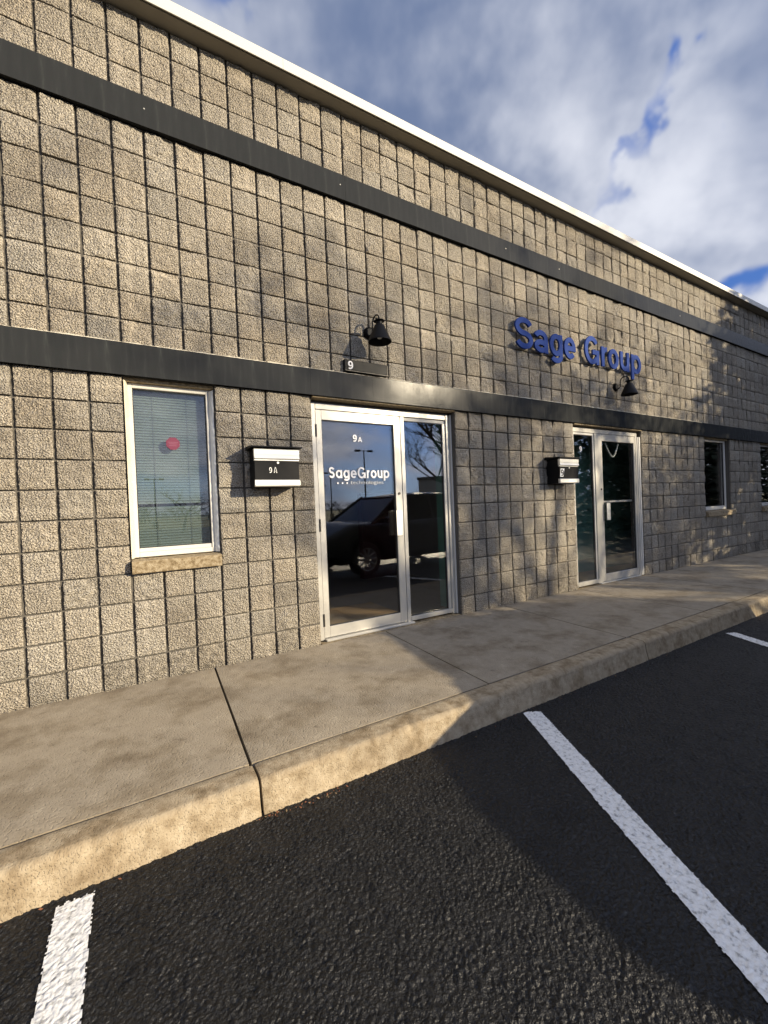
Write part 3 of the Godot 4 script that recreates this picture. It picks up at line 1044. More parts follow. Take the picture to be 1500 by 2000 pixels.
func build_door_b(bld: Node) -> void:
	var d := group_node(bld, "entrance_door")
	d.set_meta("label", "glazed aluminium door 9 with side pane on its left")
	var zf := -0.035
	var zb := -0.085
	var tp := 2.163
	bpart(d, "jamb", Vector3(5.4880, 0.002, zb), Vector3(5.530, tp, zf), M.alu)
	bpart(d, "jamb", Vector3(7.006, 0.002, zb), Vector3(7.048, tp, zf), M.alu)
	bpart(d, "jamb", Vector3(7.052, 0.002, zb), Vector3(7.074, 2.105, zf + 0.008), M.white)
	bpart(d, "jamb", Vector3(7.078, 0.002, zb), Vector3(7.1105, 2.105, zf + 0.016), M.white)
	bpart(d, "mullion", Vector3(5.990, 0.002, zb), Vector3(6.066, 2.106, zf), M.alu)
	bpart(d, "head", Vector3(5.5305, 2.108, zb), Vector3(7.0055, tp, zf), M.alu)
	bpart(d, "threshold", Vector3(6.0, -0.004, zb - 0.03), Vector3(7.005, 0.012, zf + 0.03), M.alu, 0.004)
	bpart(d, "step", Vector3(5.489, -0.044, zb), Vector3(7.1105, -0.006, -0.001), M.sill, 0.004)
	bpart(d, "drip_lintel", Vector3(5.489, 2.192, -0.075), Vector3(7.1105, 2.2125, 0.012), M.sill, 0.002)
	bpart(d, "lintel_filler", Vector3(5.489, 2.164, -0.15), Vector3(7.1105, 2.1915, -0.06), M.hinge, 0.0)
	var lf := zf - 0.004
	bpart(d, "stile", Vector3(6.070, 0.016, zb + 0.004), Vector3(6.164, 2.104, lf), M.alu)
	bpart(d, "stile", Vector3(6.968, 0.016, zb + 0.004), Vector3(7.002, 2.104, lf), M.alu)
	bpart(d, "rail", Vector3(6.1645, 2.010, zb + 0.004), Vector3(6.9675, 2.104, lf - 0.001), M.alu)
	bpart(d, "rail", Vector3(6.1645, 0.016, zb + 0.004), Vector3(6.9675, 0.120, lf - 0.001), M.alu)
	glazing_stop(d, 6.1645, 6.9675, 0.120, 2.010, lf - 0.004)
	pane(d, 6.168, 6.964, 0.123, 2.007, -0.055)
	bpart(d, "side_rail", Vector3(5.5305, 0.016, zb), Vector3(5.9895, 0.070, zf + 0.004), M.alu)
	bpart(d, "side_stop", Vector3(5.5305, 2.076, zb + 0.01), Vector3(5.9895, 2.107, zf - 0.014), M.white)
	bpart(d, "side_stop", Vector3(5.964, 0.0705, zb + 0.01), Vector3(5.9895, 2.0755, zf - 0.014), M.white)
	glazing_stop(d, 5.5305, 5.964, 0.0705, 2.076, zf - 0.016)
	pane(d, 5.534, 5.961, 0.074, 2.073, -0.058)
	pull_handle(d, 6.165, 6.285, 0.885, 1.125, lf)
	cylinder_lock(d, 6.118, 1.325, lf)
	# push bar on the inside of the leaf
	var bar := Shape.new()
	bar.box(Vector3(6.17, 1.128, -0.152), Vector3(6.965, 1.160, -0.130), 0.006)
	bar.box(Vector3(6.17, 1.128, -0.130), Vector3(6.20, 1.160, -0.085), 0.004)
	bar.box(Vector3(6.935, 1.128, -0.130), Vector3(6.965, 1.160, -0.085), 0.004)
	part(d, "push_bar", bar.mesh(), M.silver)
	text(d, "door_number", "9", font_bold, Vector2(5.676, 1.846), Vector2(5.730, 1.918), -0.0535, 0.0006, M.vinyl)


func build_window(bld: Node, c0: int, c1: int, zf: float, caulked: bool) -> void:
	var d := group_node(bld, "window")
	d.set_meta("label", "narrow white framed window with closed blind" if caulked else "dark fixed window in a white frame")
	var x0 := c0 * S + 0.001
	var x1 := c1 * S - 0.001
	var sy := 0.899
	var ytop := 2.186
	var fr := Shape.new()
	var w := 0.052
	fr.box(Vector3(x0, sy, zf - 0.06), Vector3(x0 + w, ytop, zf), 0.003)
	fr.box(Vector3(x1 - w, sy, zf - 0.06), Vector3(x1, ytop, zf), 0.003)
	fr.box(Vector3(x0 + w, ytop - 0.034, zf - 0.06), Vector3(x1 - w, ytop, zf - 0.001), 0.003)
	fr.box(Vector3(x0 + w, sy, zf - 0.06), Vector3(x1 - w, sy + 0.036, zf - 0.001), 0.003)
	fr.box(Vector3(x0 + w, sy + 0.0365, zf - 0.055), Vector3(x1 - w, sy + 0.066, zf - 0.010), 0.003)
	part(d, "frame", fr.mesh(), M.white)
	glazing_stop(d, x0 + w, x1 - w, sy + 0.066, ytop - 0.034, zf - 0.008)
	pane(d, x0 + w + 0.002, x1 - w - 0.002, sy + 0.068, ytop - 0.036, zf - 0.022)
	# cast stone sill, top sloped outwards
	var s := Shape.new()
	var sx := 0.002 if caulked else 0.0
	s.prism_x([Vector2(-0.19, 0.793), Vector2(0.040, 0.793), Vector2(0.044, 0.797), Vector2(0.044, 0.876), Vector2(0.038, 0.882), Vector2(-0.19, 0.8985)], x0 + sx - (0.0 if caulked else 0.03), x1 - sx + (0.0 if caulked else 0.03))
	part(d, "sill", s.mesh(), M.sill)
	# steel lintel edge above
	bpart(d, "lintel_filler", Vector3(x0, ytop + 0.0005, -0.17), Vector3(x1, 2.2125, zf + 0.045), M.sill, 0.002)
	if caulked:
		# weathered sealant: a cream bead on the left, a ragged white smear on the right jamb
		var a := Shape.new()
		var pts := PackedVector3Array()
		var rows := 90
		for q in 6:
			for r in rows + 1:
				var y := lerpf(sy, ytop, float(r) / rows)
				var k := q / 5.0
				pts.append(Vector3(x0 + 0.002 + k * 0.022 + n_fine.get_noise_2d(y * 9.0, 3.0) * 0.004 * k, y, lerpf(-0.004, zf + 0.006, k) + sin(k * PI) * 0.008 * (1.0 + n_fine.get_noise_2d(y * 16.0, k))))
		a.grid(pts, rows + 1, Vector3(0.4, 0, 1))
		part(d, "sealant", a.mesh(), M.cream_caulk)
		var b := Shape.new()
		pts = PackedVector3Array()
		for q in 8:
			for r in rows + 1:
				var y := lerpf(sy, ytop - 0.01, float(r) / rows)
				var k := q / 7.0
				var reach := 0.045 + 0.016 * n_fine.get_noise_2d(y * 5.0, 1.0) + 0.010 * n_fine.get_noise_2d(y * 17.0, 2.0)
				pts.append(Vector3(x1 - 0.030 + k * 0.026 + sin(k * PI) * -0.006, y, zf + 0.002 + k * reach + 0.004 * n_fine.get_noise_2d(y * 22.0, k * 3.0)))
		b.grid(pts, rows + 1, Vector3(-0.7, 0, 0.7))
		part(d, "sealant", b.mesh(), M.caulk)
		# octagonal sticker on the glass
		var o := Shape.new()
		var ring := []
		for k in 8:
			var w2 := TAU * (k + 0.5) / 8.0
			ring.append(Vector3(0.716 + cos(w2) * 0.051, 1.754 + sin(w2) * 0.051, zf - 0.0205))
		for k in 8:
			o.tri(Vector3(0.716, 1.754, zf - 0.0205), ring[k], ring[(k + 1) % 8], Vector3.BACK)
			o.quad(ring[k], ring[(k + 1) % 8], ring[(k + 1) % 8] - Vector3(0, 0, 0.001), ring[k] - Vector3(0, 0, 0.001), (ring[k] - Vector3(0.716, 1.754, zf)).normalized())
		var st := part(d, "sticker", o.mesh(), M.red)
		for l in [[0.682, 0.750, 1.762], [0.690, 0.744, 1.750], [0.688, 0.740, 1.736]]:
			bpart(st, "print", Vector3(l[0], l[2], zf - 0.0203), Vector3(l[1], l[2] + 0.004, zf - 0.0198), M.red_print, 0.0)


func build_inside(bld: Node) -> void:
	var f := group_node(bld, "interior")
	bpart(f, "floor", Vector3(-4.0, -0.10, -7.0), Vector3(17.0, -0.002, -0.2005), M.in_floor, 0.0)
	bpart(f, "ceiling", Vector3(-4.0, 2.75, -7.0), Vector3(17.0, 2.85, -0.2005), M.in_ceiling, 0.0)
	bpart(f, "back_wall", Vector3(-4.0, -0.002, -7.1), Vector3(17.0, 2.75, -7.0005), M.in_wall, 0.0)
	bpart(f, "end_wall", Vector3(-4.05, -0.1, -7.1), Vector3(-4.0005, 4.5, -0.2005), M.in_wall, 0.0)
	bpart(f, "end_wall", Vector3(17.0005, -0.1, -7.1), Vector3(17.05, 4.5, -0.2005), M.in_wall, 0.0)
	bpart(f, "partition", Vector3(1.50, -0.0015, -5.0), Vector3(1.60, 2.7495, -0.2005), M.in_wall, 0.0)
	bpart(f, "teal_partition", Vector3(3.52, -0.0015, -0.46), Vector3(3.60, 2.7495, -0.2005), M.teal, 0.002)
	bpart(f, "red_panel", Vector3(3.7, -0.0015, -2.9), Vector3(4.5495, 1.45, -2.75), M.maroon, 0.004)
	bpart(f, "partition", Vector3(4.55, -0.0015, -7.0), Vector3(4.65, 2.7495, -0.2005), M.in_wall, 0.0)
	bpart(f, "door_mat", Vector3(2.0, -0.0015, -1.15), Vector3(2.95, 0.008, -0.35), M.mat, 0.003)
	bpart(f, "teal_screen", Vector3(6.6, -0.0015, -0.86), Vector3(8.20, 2.7495, -0.80), M.teal, 0.002)
	bpart(f, "red_panel", Vector3(8.2005, -0.0015, -2.06), Vector3(10.6, 2.7495, -2.0), M.maroon, 0.002)
	bpart(f, "teal_screen", Vector3(5.6, -0.0015, -3.6), Vector3(6.5995, 2.7495, -3.5), M.teal, 0.002)
	# garland of tinsel hung inside door 9
	var s := Shape.new()
	var pts := []
	var rad := []
	for k in 41:
		var t := k / 40.0
		var x := lerpf(6.335, 6.655, t)
		var y := 1.80 + 0.195 * pow(absf(t - 0.58) / (0.58 if t < 0.58 else 0.42), 1.7)
		pts.append(Vector3(x, y, -0.098))
		rad.append(0.010 + 0.004 * sin(k * 2.3))
	s.tube(pts, rad, 7)
	part(f, "garland", s.mesh(), M.garland)


# ------------------------------------------------------------------ things on the wall
func build_sign() -> void:
	var t := thing("wall_sign", "blue raised letters reading Sage Group on the block wall", "sign", Vector3(5.7, 3.02, 0))
	# each letter: its rectangle on the wall
	var L := [["S", 4.375, 4.672, 3.022, 3.395], ["a", 4.700, 4.945, 3.028, 3.300], ["g", 4.985, 5.228, 2.936, 3.300], ["e", 5.262, 5.492, 3.028, 3.300], ["G", 5.690, 6.005, 3.022, 3.395], ["r", 6.060, 6.210, 3.030, 3.298], ["o", 6.222, 6.465, 3.024, 3.300], ["u", 6.510, 6.735, 3.024, 3.294], ["p", 6.790, 7.045, 2.930, 3.300]]
	for l in L:
		var m := stroke_letter(t, "letter", l[0], l[1] - 5.7, l[2] - 5.7, 0.0, 0.372, 0.064, 0.048, 0.022, M.sign_blue)
		var cx: float = (l[1] + l[2]) * 0.5 - 5.7
		var st := Shape.new()
		for e in [-0.07, 0.07]:
			st.tube([Vector3(cx + e, 0.02, -0.01), Vector3(cx + e, 0.02, 0.0475)], [0.004, 0.004], 6)
		part(m, "stud", st.mesh(), M.sign_edge)


func arc(cx: float, cy: float, rx: float, ry: float, a0: float, a1: float) -> Array:
	var out := []
	var n := maxi(int(absf(a1 - a0) / 9.0), 3)
	for k in n + 1:
		var a := deg_to_rad(lerpf(a0, a1, float(k) / n))
		out.append(Vector2(cx + cos(a) * rx, cy + sin(a) * ry))
	return out


# a letter cut from sheet, drawn as strokes of one weight: x0..x1 wide, base line at y, cap height cap
func stroke_letter(parent: Node, called: String, ch: String, x0: float, x1: float, y: float, cap: float, pen: float, z: float, depth: float, mat: Material) -> MeshInstance3D:
	var h := pen * 0.5
	var l := x0 + h
	var r := x1 - h
	var cx := (l + r) * 0.5
	var rx := (r - l) * 0.5
	var xh := cap * 0.735                  # x-height
	var my := xh * 0.5
	var ry := xh * 0.5 - h + cap * 0.008
	var lines := []
	match ch:
		"S":
			var q := (cap - pen) * 0.25
			lines.append(arc(cx, y + cap - h - q, rx, q, 18, 270) + arc(cx, y + h + q, rx, q, 90, -162).slice(1))
		"G":
			lines.append(arc(cx, y + cap * 0.5, rx, cap * 0.5 - h + 0.003, 38, 322))
			lines.append([Vector2(cx + rx * 0.08, y + cap * 0.44), Vector2(r + h, y + cap * 0.44)])
			lines.append([Vector2(r, y + cap * 0.44), Vector2(r, y)])
		"a":
			lines.append(arc(cx - rx * 0.05, y + xh * 0.66, rx * 0.98, xh * 0.34 - h, 165, 0) + [Vector2(r, y + xh * 0.5), Vector2(r, y)])
			lines.append(arc(cx - rx * 0.02, y + xh * 0.285, rx * 0.96, xh * 0.285 - h * 0.9, 90, 450))
		"A":                               # one-storey a
			lines.append(arc(cx, y + my, rx, ry, 0, 360))
			lines.append([Vector2(r, y + xh), Vector2(r, y)])
		"g":
			lines.append(arc(cx, y + my, rx, ry, 0, 360))
			lines.append([Vector2(r, y + xh), Vector2(r, y + cap * 0.02)] + arc(cx, y + cap * 0.01, rx, cap * 0.17, 0, -150).slice(1))
		"e":
			lines.append(arc(cx, y + my, rx, ry, -2, 318))
			lines.append([Vector2(l, y + my * 0.98), Vector2(r + h, y + my * 0.98)])
		"r":
			lines.append([Vector2(l, y), Vector2(l, y + xh)])
			lines.append(arc(r, y + xh * 0.55, r - l, xh * 0.45 - h, 180, 82))
		"o":
			lines.append(arc(cx, y + my, rx, ry, 0, 360))
		"u":
			lines.append([Vector2(l, y + xh)] + arc(cx, y + xh * 0.42, rx, xh * 0.42 - h, 180, 360) + [Vector2(r, y + xh)])
			lines.append([Vector2(r, y + xh * 0.5), Vector2(r, y)])
		"p":
			lines.append(arc(cx, y + my, rx, ry, 0, 360))
			lines.append([Vector2(l, y + xh), Vector2(l, y - cap * 0.25)])
	var s := Shape.new()
	for k in lines.size():
		var p: Array = lines[k]
		var closed: bool = (p[0] as Vector2).distance_to(p[-1]) < 1e-5
		var lft := []
		var rgt := []
		for q in p.size():
			var a: Vector2 = p[q - 1] if q > 0 else (p[-2] if closed else p[0])
			var b: Vector2 = p[q + 1] if q < p.size() - 1 else (p[1] if closed else p[-1])
			var d := (b - a).normalized()
			var nn := Vector2(-d.y, d.x) * h
			lft.append(p[q] + nn)
			rgt.append(p[q] - nn)
		var zf := z + depth - k * depth * 0.03
		var zb := z + k * depth * 0.03
		for q in p.size() - 1:
			var c := [lft[q], lft[q + 1], rgt[q + 1], rgt[q]]
			var f := []
			var bk := []
			for w: Vector2 in c:
				f.append(Vector3(w.x, w.y, zf))
				bk.append(Vector3(w.x, w.y, zb))
			s.quad(f[0], f[1], f[2], f[3], Vector3.BACK)
			s.quad(bk[0], bk[1], bk[2], bk[3], Vector3.FORWARD)
			var d: Vector2 = (p[q + 1] - p[q]).normalized()
			s.quad(f[0], f[1], bk[1], bk[0], Vector3(-d.y, d.x, 0))
			s.quad(f[2], f[3], bk[3], bk[2], Vector3(d.y, -d.x, 0))
		if not closed:
			for e in [0, p.size() - 1]:
				var d: Vector2 = (p[0] - p[1] if e == 0 else p[-1] - p[-2]).normalized()
				var a: Vector2 = lft[e]
				var b: Vector2 = rgt[e]
				s.quad(Vector3(a.x, a.y, zf), Vector3(b.x, b.y, zf), Vector3(b.x, b.y, zb), Vector3(a.x, a.y, zb), Vector3(d.x, d.y, 0))
	return part(parent, called, s.mesh(), mat)


func build_lamps() -> void:
	for k in 2:
		var at: Vector3 = [Vector3(2.435, 2.80, 0.0), Vector3(6.47, 2.725, 0.0)][k]
		var t := thing("wall_lamp" if k == 0 else "wall_lamp_001", ["black gooseneck barn lamp above the 9 plaque over door 9A", "black gooseneck barn lamp below the blue letters near door 9"][k], "lamp", at, "gooseneck lamps on the facade")
		var c := Shape.new()
		c.tube([Vector3(0, 0.06, -0.02), Vector3(0, 0.06, 0.018), Vector3(0, 0.06, 0.030)], [0.058, 0.058, 0.040], 24)
		part(t, "canopy", c.mesh(), M.lamp_black)
		var a := Shape.new()
		var pts := [Vector3(0, 0.03, 0.02), Vector3(0, 0.035, 0.055), Vector3(0, 0.055, 0.075)]
		for q in 11:
			var w := PI * (1.0 - q / 10.0)
			pts.append(Vector3(0, 0.125 + sin(w) * 0.052, 0.139 + cos(w) * 0.061))
		pts.append(Vector3(0, 0.10, 0.200))
		var rad := []
		for q in pts.size():
			rad.append(0.0068)
		a.tube(pts, rad, 10)
		part(t, "arm", a.mesh(), M.lamp_black)
		var sh := Shape.new()
		var o := Vector3(0, 0, 0.2)
		sh.lathe(o, [Vector2(0.0, 0.114), Vector2(0.018, 0.112), Vector2(0.050, 0.104), Vector2(0.052, 0.099), Vector2(0.030, 0.090), Vector2(0.029, 0.070), Vector2(0.044, 0.060), Vector2(0.106, -0.078), Vector2(0.109, -0.090), Vector2(0.105, -0.090), Vector2(0.102, -0.078), Vector2(0.041, 0.056), Vector2(0.0, 0.056)], 32)
		part(t, "shade", sh.mesh(), M.lamp_black)
		var bu := Shape.new()
		bu.lathe(o, [Vector2(0.0, -0.062), Vector2(0.018, -0.058), Vector2(0.030, -0.040), Vector2(0.031, -0.022), Vector2(0.020, 0.005), Vector2(0.014, 0.03), Vector2(0.014, 0.055)], 16)
		part(t, "bulb", bu.mesh(), M.bulb)


func build_plaque() -> void:
	var t := thing("number_plaque", "black rectangular plaque with a white 9 above the lower band", "plaque", Vector3(2.38, 2.462, 0))
	bpart(t, "box", Vector3(-0.233, 0.0, -0.012), Vector3(0.233, 0.107, 0.040), M.black_metal, 0.004)
	bpart(t, "face", Vector3(-0.205, 0.010, 0.0405), Vector3(0.214, 0.098, 0.0425), M.plaque, 0.001)
	var fr := Shape.new()
	fr.box(Vector3(-0.230, 0.0015, 0.0402), Vector3(0.230, 0.0065, 0.0445))
	fr.box(Vector3(0.2175, 0.0066, 0.0402), Vector3(0.2215, 0.103, 0.0445))
	part(t, "trim", fr.mesh(), M.hinge)
	text(t, "number", "9", font_bold, Vector2(-0.200, 0.018), Vector2(-0.150, 0.094), 0.0426, 0.001, M.vinyl)


func build_mailboxes() -> void:
	for k in 2:
		var at: Vector3 = [Vector3(1.44, 1.395, 0.0), Vector3(5.10, 1.400, 0.0)][k]
		var t := thing("mailbox" if k == 0 else "mailbox_001", ["black wall mailbox with silver flaps marked 9A beside the near window", "black wall mailbox with silver flaps and a large white 9 sticker"][k], "mailbox", at, "wall mailboxes beside the doors")
		var w := 0.182
		bpart(t, "body", Vector3(-w + 0.008, 0.0, -0.012), Vector3(w - 0.008, 0.305, 0.168), M.black_metal, 0.004)
		var roof := Shape.new()
		roof.prism_x([Vector2(-0.012, 0.334), Vector2(0.01, 0.338), Vector2(0.215, 0.322), Vector2(0.217, 0.314), Vector2(0.212, 0.314), Vector2(-0.012, 0.3065)], -w - 0.022, w + 0.022)
		part(t, "lid", roof.mesh(), M.black_metal)
		var flap := Shape.new()
		var prof := [Vector2(0.169, 0.222), Vector2(0.169, 0.300), Vector2(0.196, 0.300), Vector2(0.199, 0.294), Vector2(0.198, 0.265), Vector2(0.196, 0.245), Vector2(0.204, 0.226), Vector2(0.203, 0.222)]
		flap.prism_x(prof, -w, w)
		part(t, "flap", flap.mesh(), M.silver)
		bpart(t, "flap_strip", Vector3(-w, 0.208, 0.169), Vector3(w, 0.2195, 0.190), M.silver, 0.002)
		bpart(t, "front_panel", Vector3(-w + 0.002, 0.058, 0.169), Vector3(w - 0.002, 0.207, 0.187), M.black_metal, 0.002)
		var strip := Shape.new()
		strip.prism_x([Vector2(0.169, 0.004), Vector2(0.169, 0.057), Vector2(0.191, 0.057), Vector2(0.198, 0.050), Vector2(0.198, 0.012), Vector2(0.192, 0.004)], -w, w)
		part(t, "bottom_strip", strip.mesh(), M.silver)
		var lk := Shape.new()
		lk.tube([Vector3(0.005, 0.193, 0.186), Vector3(0.005, 0.193, 0.191)], [0.010, 0.009], 14)
		part(t, "lock", lk.mesh(), M.silver)
		if k == 0:
			# outlined reflective numerals
			for g in [["9", -0.066, -0.045], ["A", -0.030, -0.004]]:
				text(t, "number", g[0], font_bold, Vector2(g[1], 0.112), Vector2(g[2], 0.156), 0.1871, 0.0008, M.silver)
				text(t, "number_core", g[0], font_bold, Vector2(g[1] + 0.005, 0.118), Vector2(g[2] - 0.005, 0.150), 0.1880, 0.0006, M.black_metal)
		else:
			var st := Shape.new()
			var q := [Vector3(-0.172, 0.082, 0.1875), Vector3(-0.112, 0.082, 0.1875), Vector3(-0.086, 0.182, 0.1875), Vector3(-0.158, 0.182, 0.1875)]
			st.quad(q[0], q[1], q[2], q[3], Vector3.BACK)
			part(t, "number_sticker", st.mesh(), M.vinyl)
			text(t, "number", "9", font_bold, Vector2(-0.156, 0.092), Vector2(-0.104, 0.172), 0.1877, 0.0006, M.black_metal)


func build_blinds() -> void:
	var t := thing("window_blind", "pale green closed slat blind inside the near window", "blind", Vector3(0.7112, 0.96, -0.165))
	var w := 0.268
	bpart(t, "head_rail", Vector3(-w, 1.195, -0.014), Vector3(w, 1.222, 0.014), M.blind, 0.002)
	var s := Shape.new()
	# a slat: slightly crowned strip, tilted shut
	var pts := PackedVector3Array()
	for r in 5:
		for q in 2:
			var k := r / 4.0
			pts.append(Vector3(-w + 2.0 * w * q, (0.5 - k) * 0.0188, (k - 0.5) * 0.008 + sin(k * PI) * 0.0022))
	s.grid(pts, 2, Vector3.BACK)
	var m := s.mesh()
	for k in 57:
		if k == 15:
			continue             # the slat that hangs open
		var o := part(t, "slat", m, M.blind)
		o.position = Vector3(0, 0.012 + k * 0.0208, 0)
		o.rotation.x = rng.randf_range(-0.06, 0.06)
	for x in [-0.12, 0.12]:
		bpart(t, "cord", Vector3(x - 0.0012, 0.0, 0.0105), Vector3(x + 0.0012, 1.2, 0.013), M.cord, 0.0)
	bpart(t, "bottom_rail", Vector3(-w, -0.012, -0.008), Vector3(w, 0.0, 0.008), M.blind, 0.002)


func build_small_things() -> void:
	# dry leaves and bits blown against the kerb
	var s := Shape.new()
	for k in 90:
		var x: float
		var z: float
		if k < 26:
			x = 0.9 + rng.randfn(0.0, 0.05)
			z = 1.642 + absf(rng.randfn(0.0, 0.008))
		elif k < 60:
			x = 1.10 + rng.randfn(0.0, 0.10)
			z = 1.65 + absf(rng.randfn(0.0, 0.018))
		else:
			x = rng.randf_range(-0.3, 4.5)
			z = 1.64 + absf(rng.randfn(0.0, 0.03))
		var p := Vector3(x, LOT + 0.006, z)
		var r := rng.randf_range(0.003, 0.008)
		var a := rng.randf() * TAU
		var d1 := Vector3(cos(a), rng.randf_range(-0.3, 0.5), sin(a)) * r
		var d2 := Vector3(-sin(a), rng.randf_range(0.0, 0.5), cos(a)) * r * 0.5
		var f := rng.randf_range(0.6, 1.2)
		s.tint = Color(0.20 * f, 0.075 * f, 0.035 * f) if rng.randf() < 0.6 else Color(0.22 * f, 0.15 * f, 0.08 * f)
		var up := d2.cross(d1).normalized()
		if up.y < 0.0:
			up = -up
		s.quad(p - d1, p - d2, p + d1, p + d2, up)
	var o := part(self, "leaf_litter", s.mesh(true), M.litter)
	o.set_meta("kind", "stuff")
	o.set_meta("label", "dry brown leaves gathered along the foot of the kerb")
	o.set_meta("category", "leaves")
	# grit along the foot of the wall
	var g := Shape.new()
	for k in 1100:
		var x := rng.randf_range(-1.0, 11.0)
		if (x > 1.8 and x < 3.47) or (x > 5.47 and x < 7.13):
			continue
		var r := rng.randf_range(0.0015, 0.006)
		var p := Vector3(x, r * 0.3, 0.012 + absf(rng.randfn(0.0, 0.012)))
		var f := rng.randf_range(0.7, 1.25)
		g.tint = Color(0.36 * f, 0.31 * f, 0.23 * f)
		var q := [p + Vector3(r, 0, 0), p + Vector3(0, 0, r * 0.8), p + Vector3(-r, 0, 0), p + Vector3(0, 0, -r * 0.8)]
		for e in 4:
			var top := p + Vector3(0, r * 0.9, 0)
			g.tri(top, q[e], q[(e + 1) % 4], ((q[e] + q[(e + 1) % 4]) * 0.5 - p + Vector3(0, r, 0)).normalized())
	var go := part(self, "grit", g.mesh(true), M.litter)
	go.set_meta("kind", "stuff")
	go.set_meta("label", "pale crumbs of mortar along the foot of the wall")
	go.set_meta("category", "grit")


# ------------------------------------------------------------------ what stands behind the camera: it shades the wall and is mirrored in the glass
func grow(wood: Shape, twigs: Shape, leaves: Shape, r: RandomNumberGenerator, p: Vector3, dir: Vector3, length: float, rad: float, level: int, most: int, leafy: float) -> void:
	var pts := [p]
	var rads := [rad]
	var q := p
	var d := dir
	var steps := 4
	for k in steps:
		d = (d + Vector3(r.randf_range(-1, 1), r.randf_range(-0.5, 0.9), r.randf_range(-1, 1)) * 0.16).normalized()
		q += d * length / steps
		pts.append(q)
		rads.append(lerpf(rad, rad * 0.55, (k + 1.0) / steps))
	(wood if level < 2 else twigs).tube(pts, rads, 7 if level < 2 else 4, false)
	if level == most:
		if leafy > 0.0 or (leafy < 0.0 and p.y > leaf_floor and n_soft.get_noise_3d(p.x * 0.42, p.y * 0.42, p.z * 0.42) > -0.12):
			for k in int(absf(leafy)):
				var o: Vector3 = pts[r.randi_range(1, 4)] + Vector3(r.randfn(0, 0.09), r.randfn(0, 0.09), r.randfn(0, 0.09))
				var a := Vector3(r.randf_range(-1, 1), r.randf_range(-1, 1), r.randf_range(-1, 1)).normalized()
				var b := a.cross(Vector3(r.randf_range(-1, 1), 0.4, r.randf_range(-1, 1)).normalized()).normalized()
				var sz := r.randf_range(0.045, 0.075)
				leaves.quad(o - a * sz, o - b * sz * 0.5, o + a * sz, o + b * sz * 0.5, a.cross(b).normalized())
		return
	var kids := 5 if level == 0 else r.randi_range(3, 5)
	for k in kids:
		var t := r.randf_range(0.35, 1.0) if level > 0 else r.randf_range(0.55, 1.0)
		var at := int(t * steps)
		var o: Vector3 = (pts[mini(at, steps - 1)] as Vector3).lerp(pts[mini(at + 1, steps)], t * steps - at)
		var side := Vector3(r.randf_range(-1, 1), r.randf_range(-0.15, 0.5), r.randf_range(-1, 1)).normalized()
		var nd := (d * (0.45 if level == 0 else 0.75) + side * (1.1 if level == 0 else 0.85)).normalized()
		grow(wood, twigs, leaves, r, o, nd, length * r.randf_range(0.58, 0.8), rads[mini(at + 1, steps)] * r.randf_range(0.58, 0.8), level + 1, most, leafy)


func make_tree(called: String, label: String, at: Vector3, seed_: int, height: float, most: int, leafy: float, group: String) -> Node3D:
	var r := RandomNumberGenerator.new()
	r.seed = seed_
	var wood := Shape.new()
	var twigs := Shape.new()
	var leaves := Shape.new()
	grow(wood, twigs, leaves, r, Vector3(0, -0.1, 0), Vector3.UP, height * 0.36, height * 0.019, 0, most, leafy)
	var t := thing(called, label, "tree", at, group)
	part(t, "trunk", wood.mesh(), M.bark)
	var c := part(t, "crown", twigs.mesh(), M.bark)
	if leafy != 0.0:
		part(c, "leaves", leaves.mesh(), M.leaf)
	return t


func make_evergreen(called: String, label: String, at: Vector3, seed_: int, height: float) -> void:
	var r := RandomNumberGenerator.new()
	r.seed = seed_
	var t := thing(called, label, "tree", at, "row of evergreens")
	var w := Shape.new()
	w.tube([Vector3(0, -0.1, 0), Vector3(0, height * 0.9, 0)], [0.16, 0.03], 8)
	part(t, "trunk", w.mesh(), M.bark)
	var c := Shape.new()
	for k in 9000:
		var y := height * pow(r.randf(), 1.1)
		var reach := (1.0 - y / height) * height * 0.34 + 0.25
		var a := r.randf() * TAU
		var lobe := 0.75 + 0.25 * sin(a * 5.0 + y * 2.1) + 0.12 * sin(y * 9.0)
		var rad := reach * lobe * sqrt(r.randf())
		var o := Vector3(cos(a) * rad, maxf(y, 0.15), sin(a) * rad)
		var d := Vector3(cos(a), r.randf_range(-0.6, 0.3), sin(a)).normalized()
		var b := d.cross(Vector3(r.randf_range(-1, 1), 1.0, r.randf_range(-1, 1))).normalized()
		var sz := r.randf_range(0.12, 0.26)
		c.quad(o - d * sz, o - b * sz * 0.45, o + d * sz, o + b * sz * 0.45, d.cross(b).normalized())
	part(t, "crown", c.mesh(), M.evergreen)


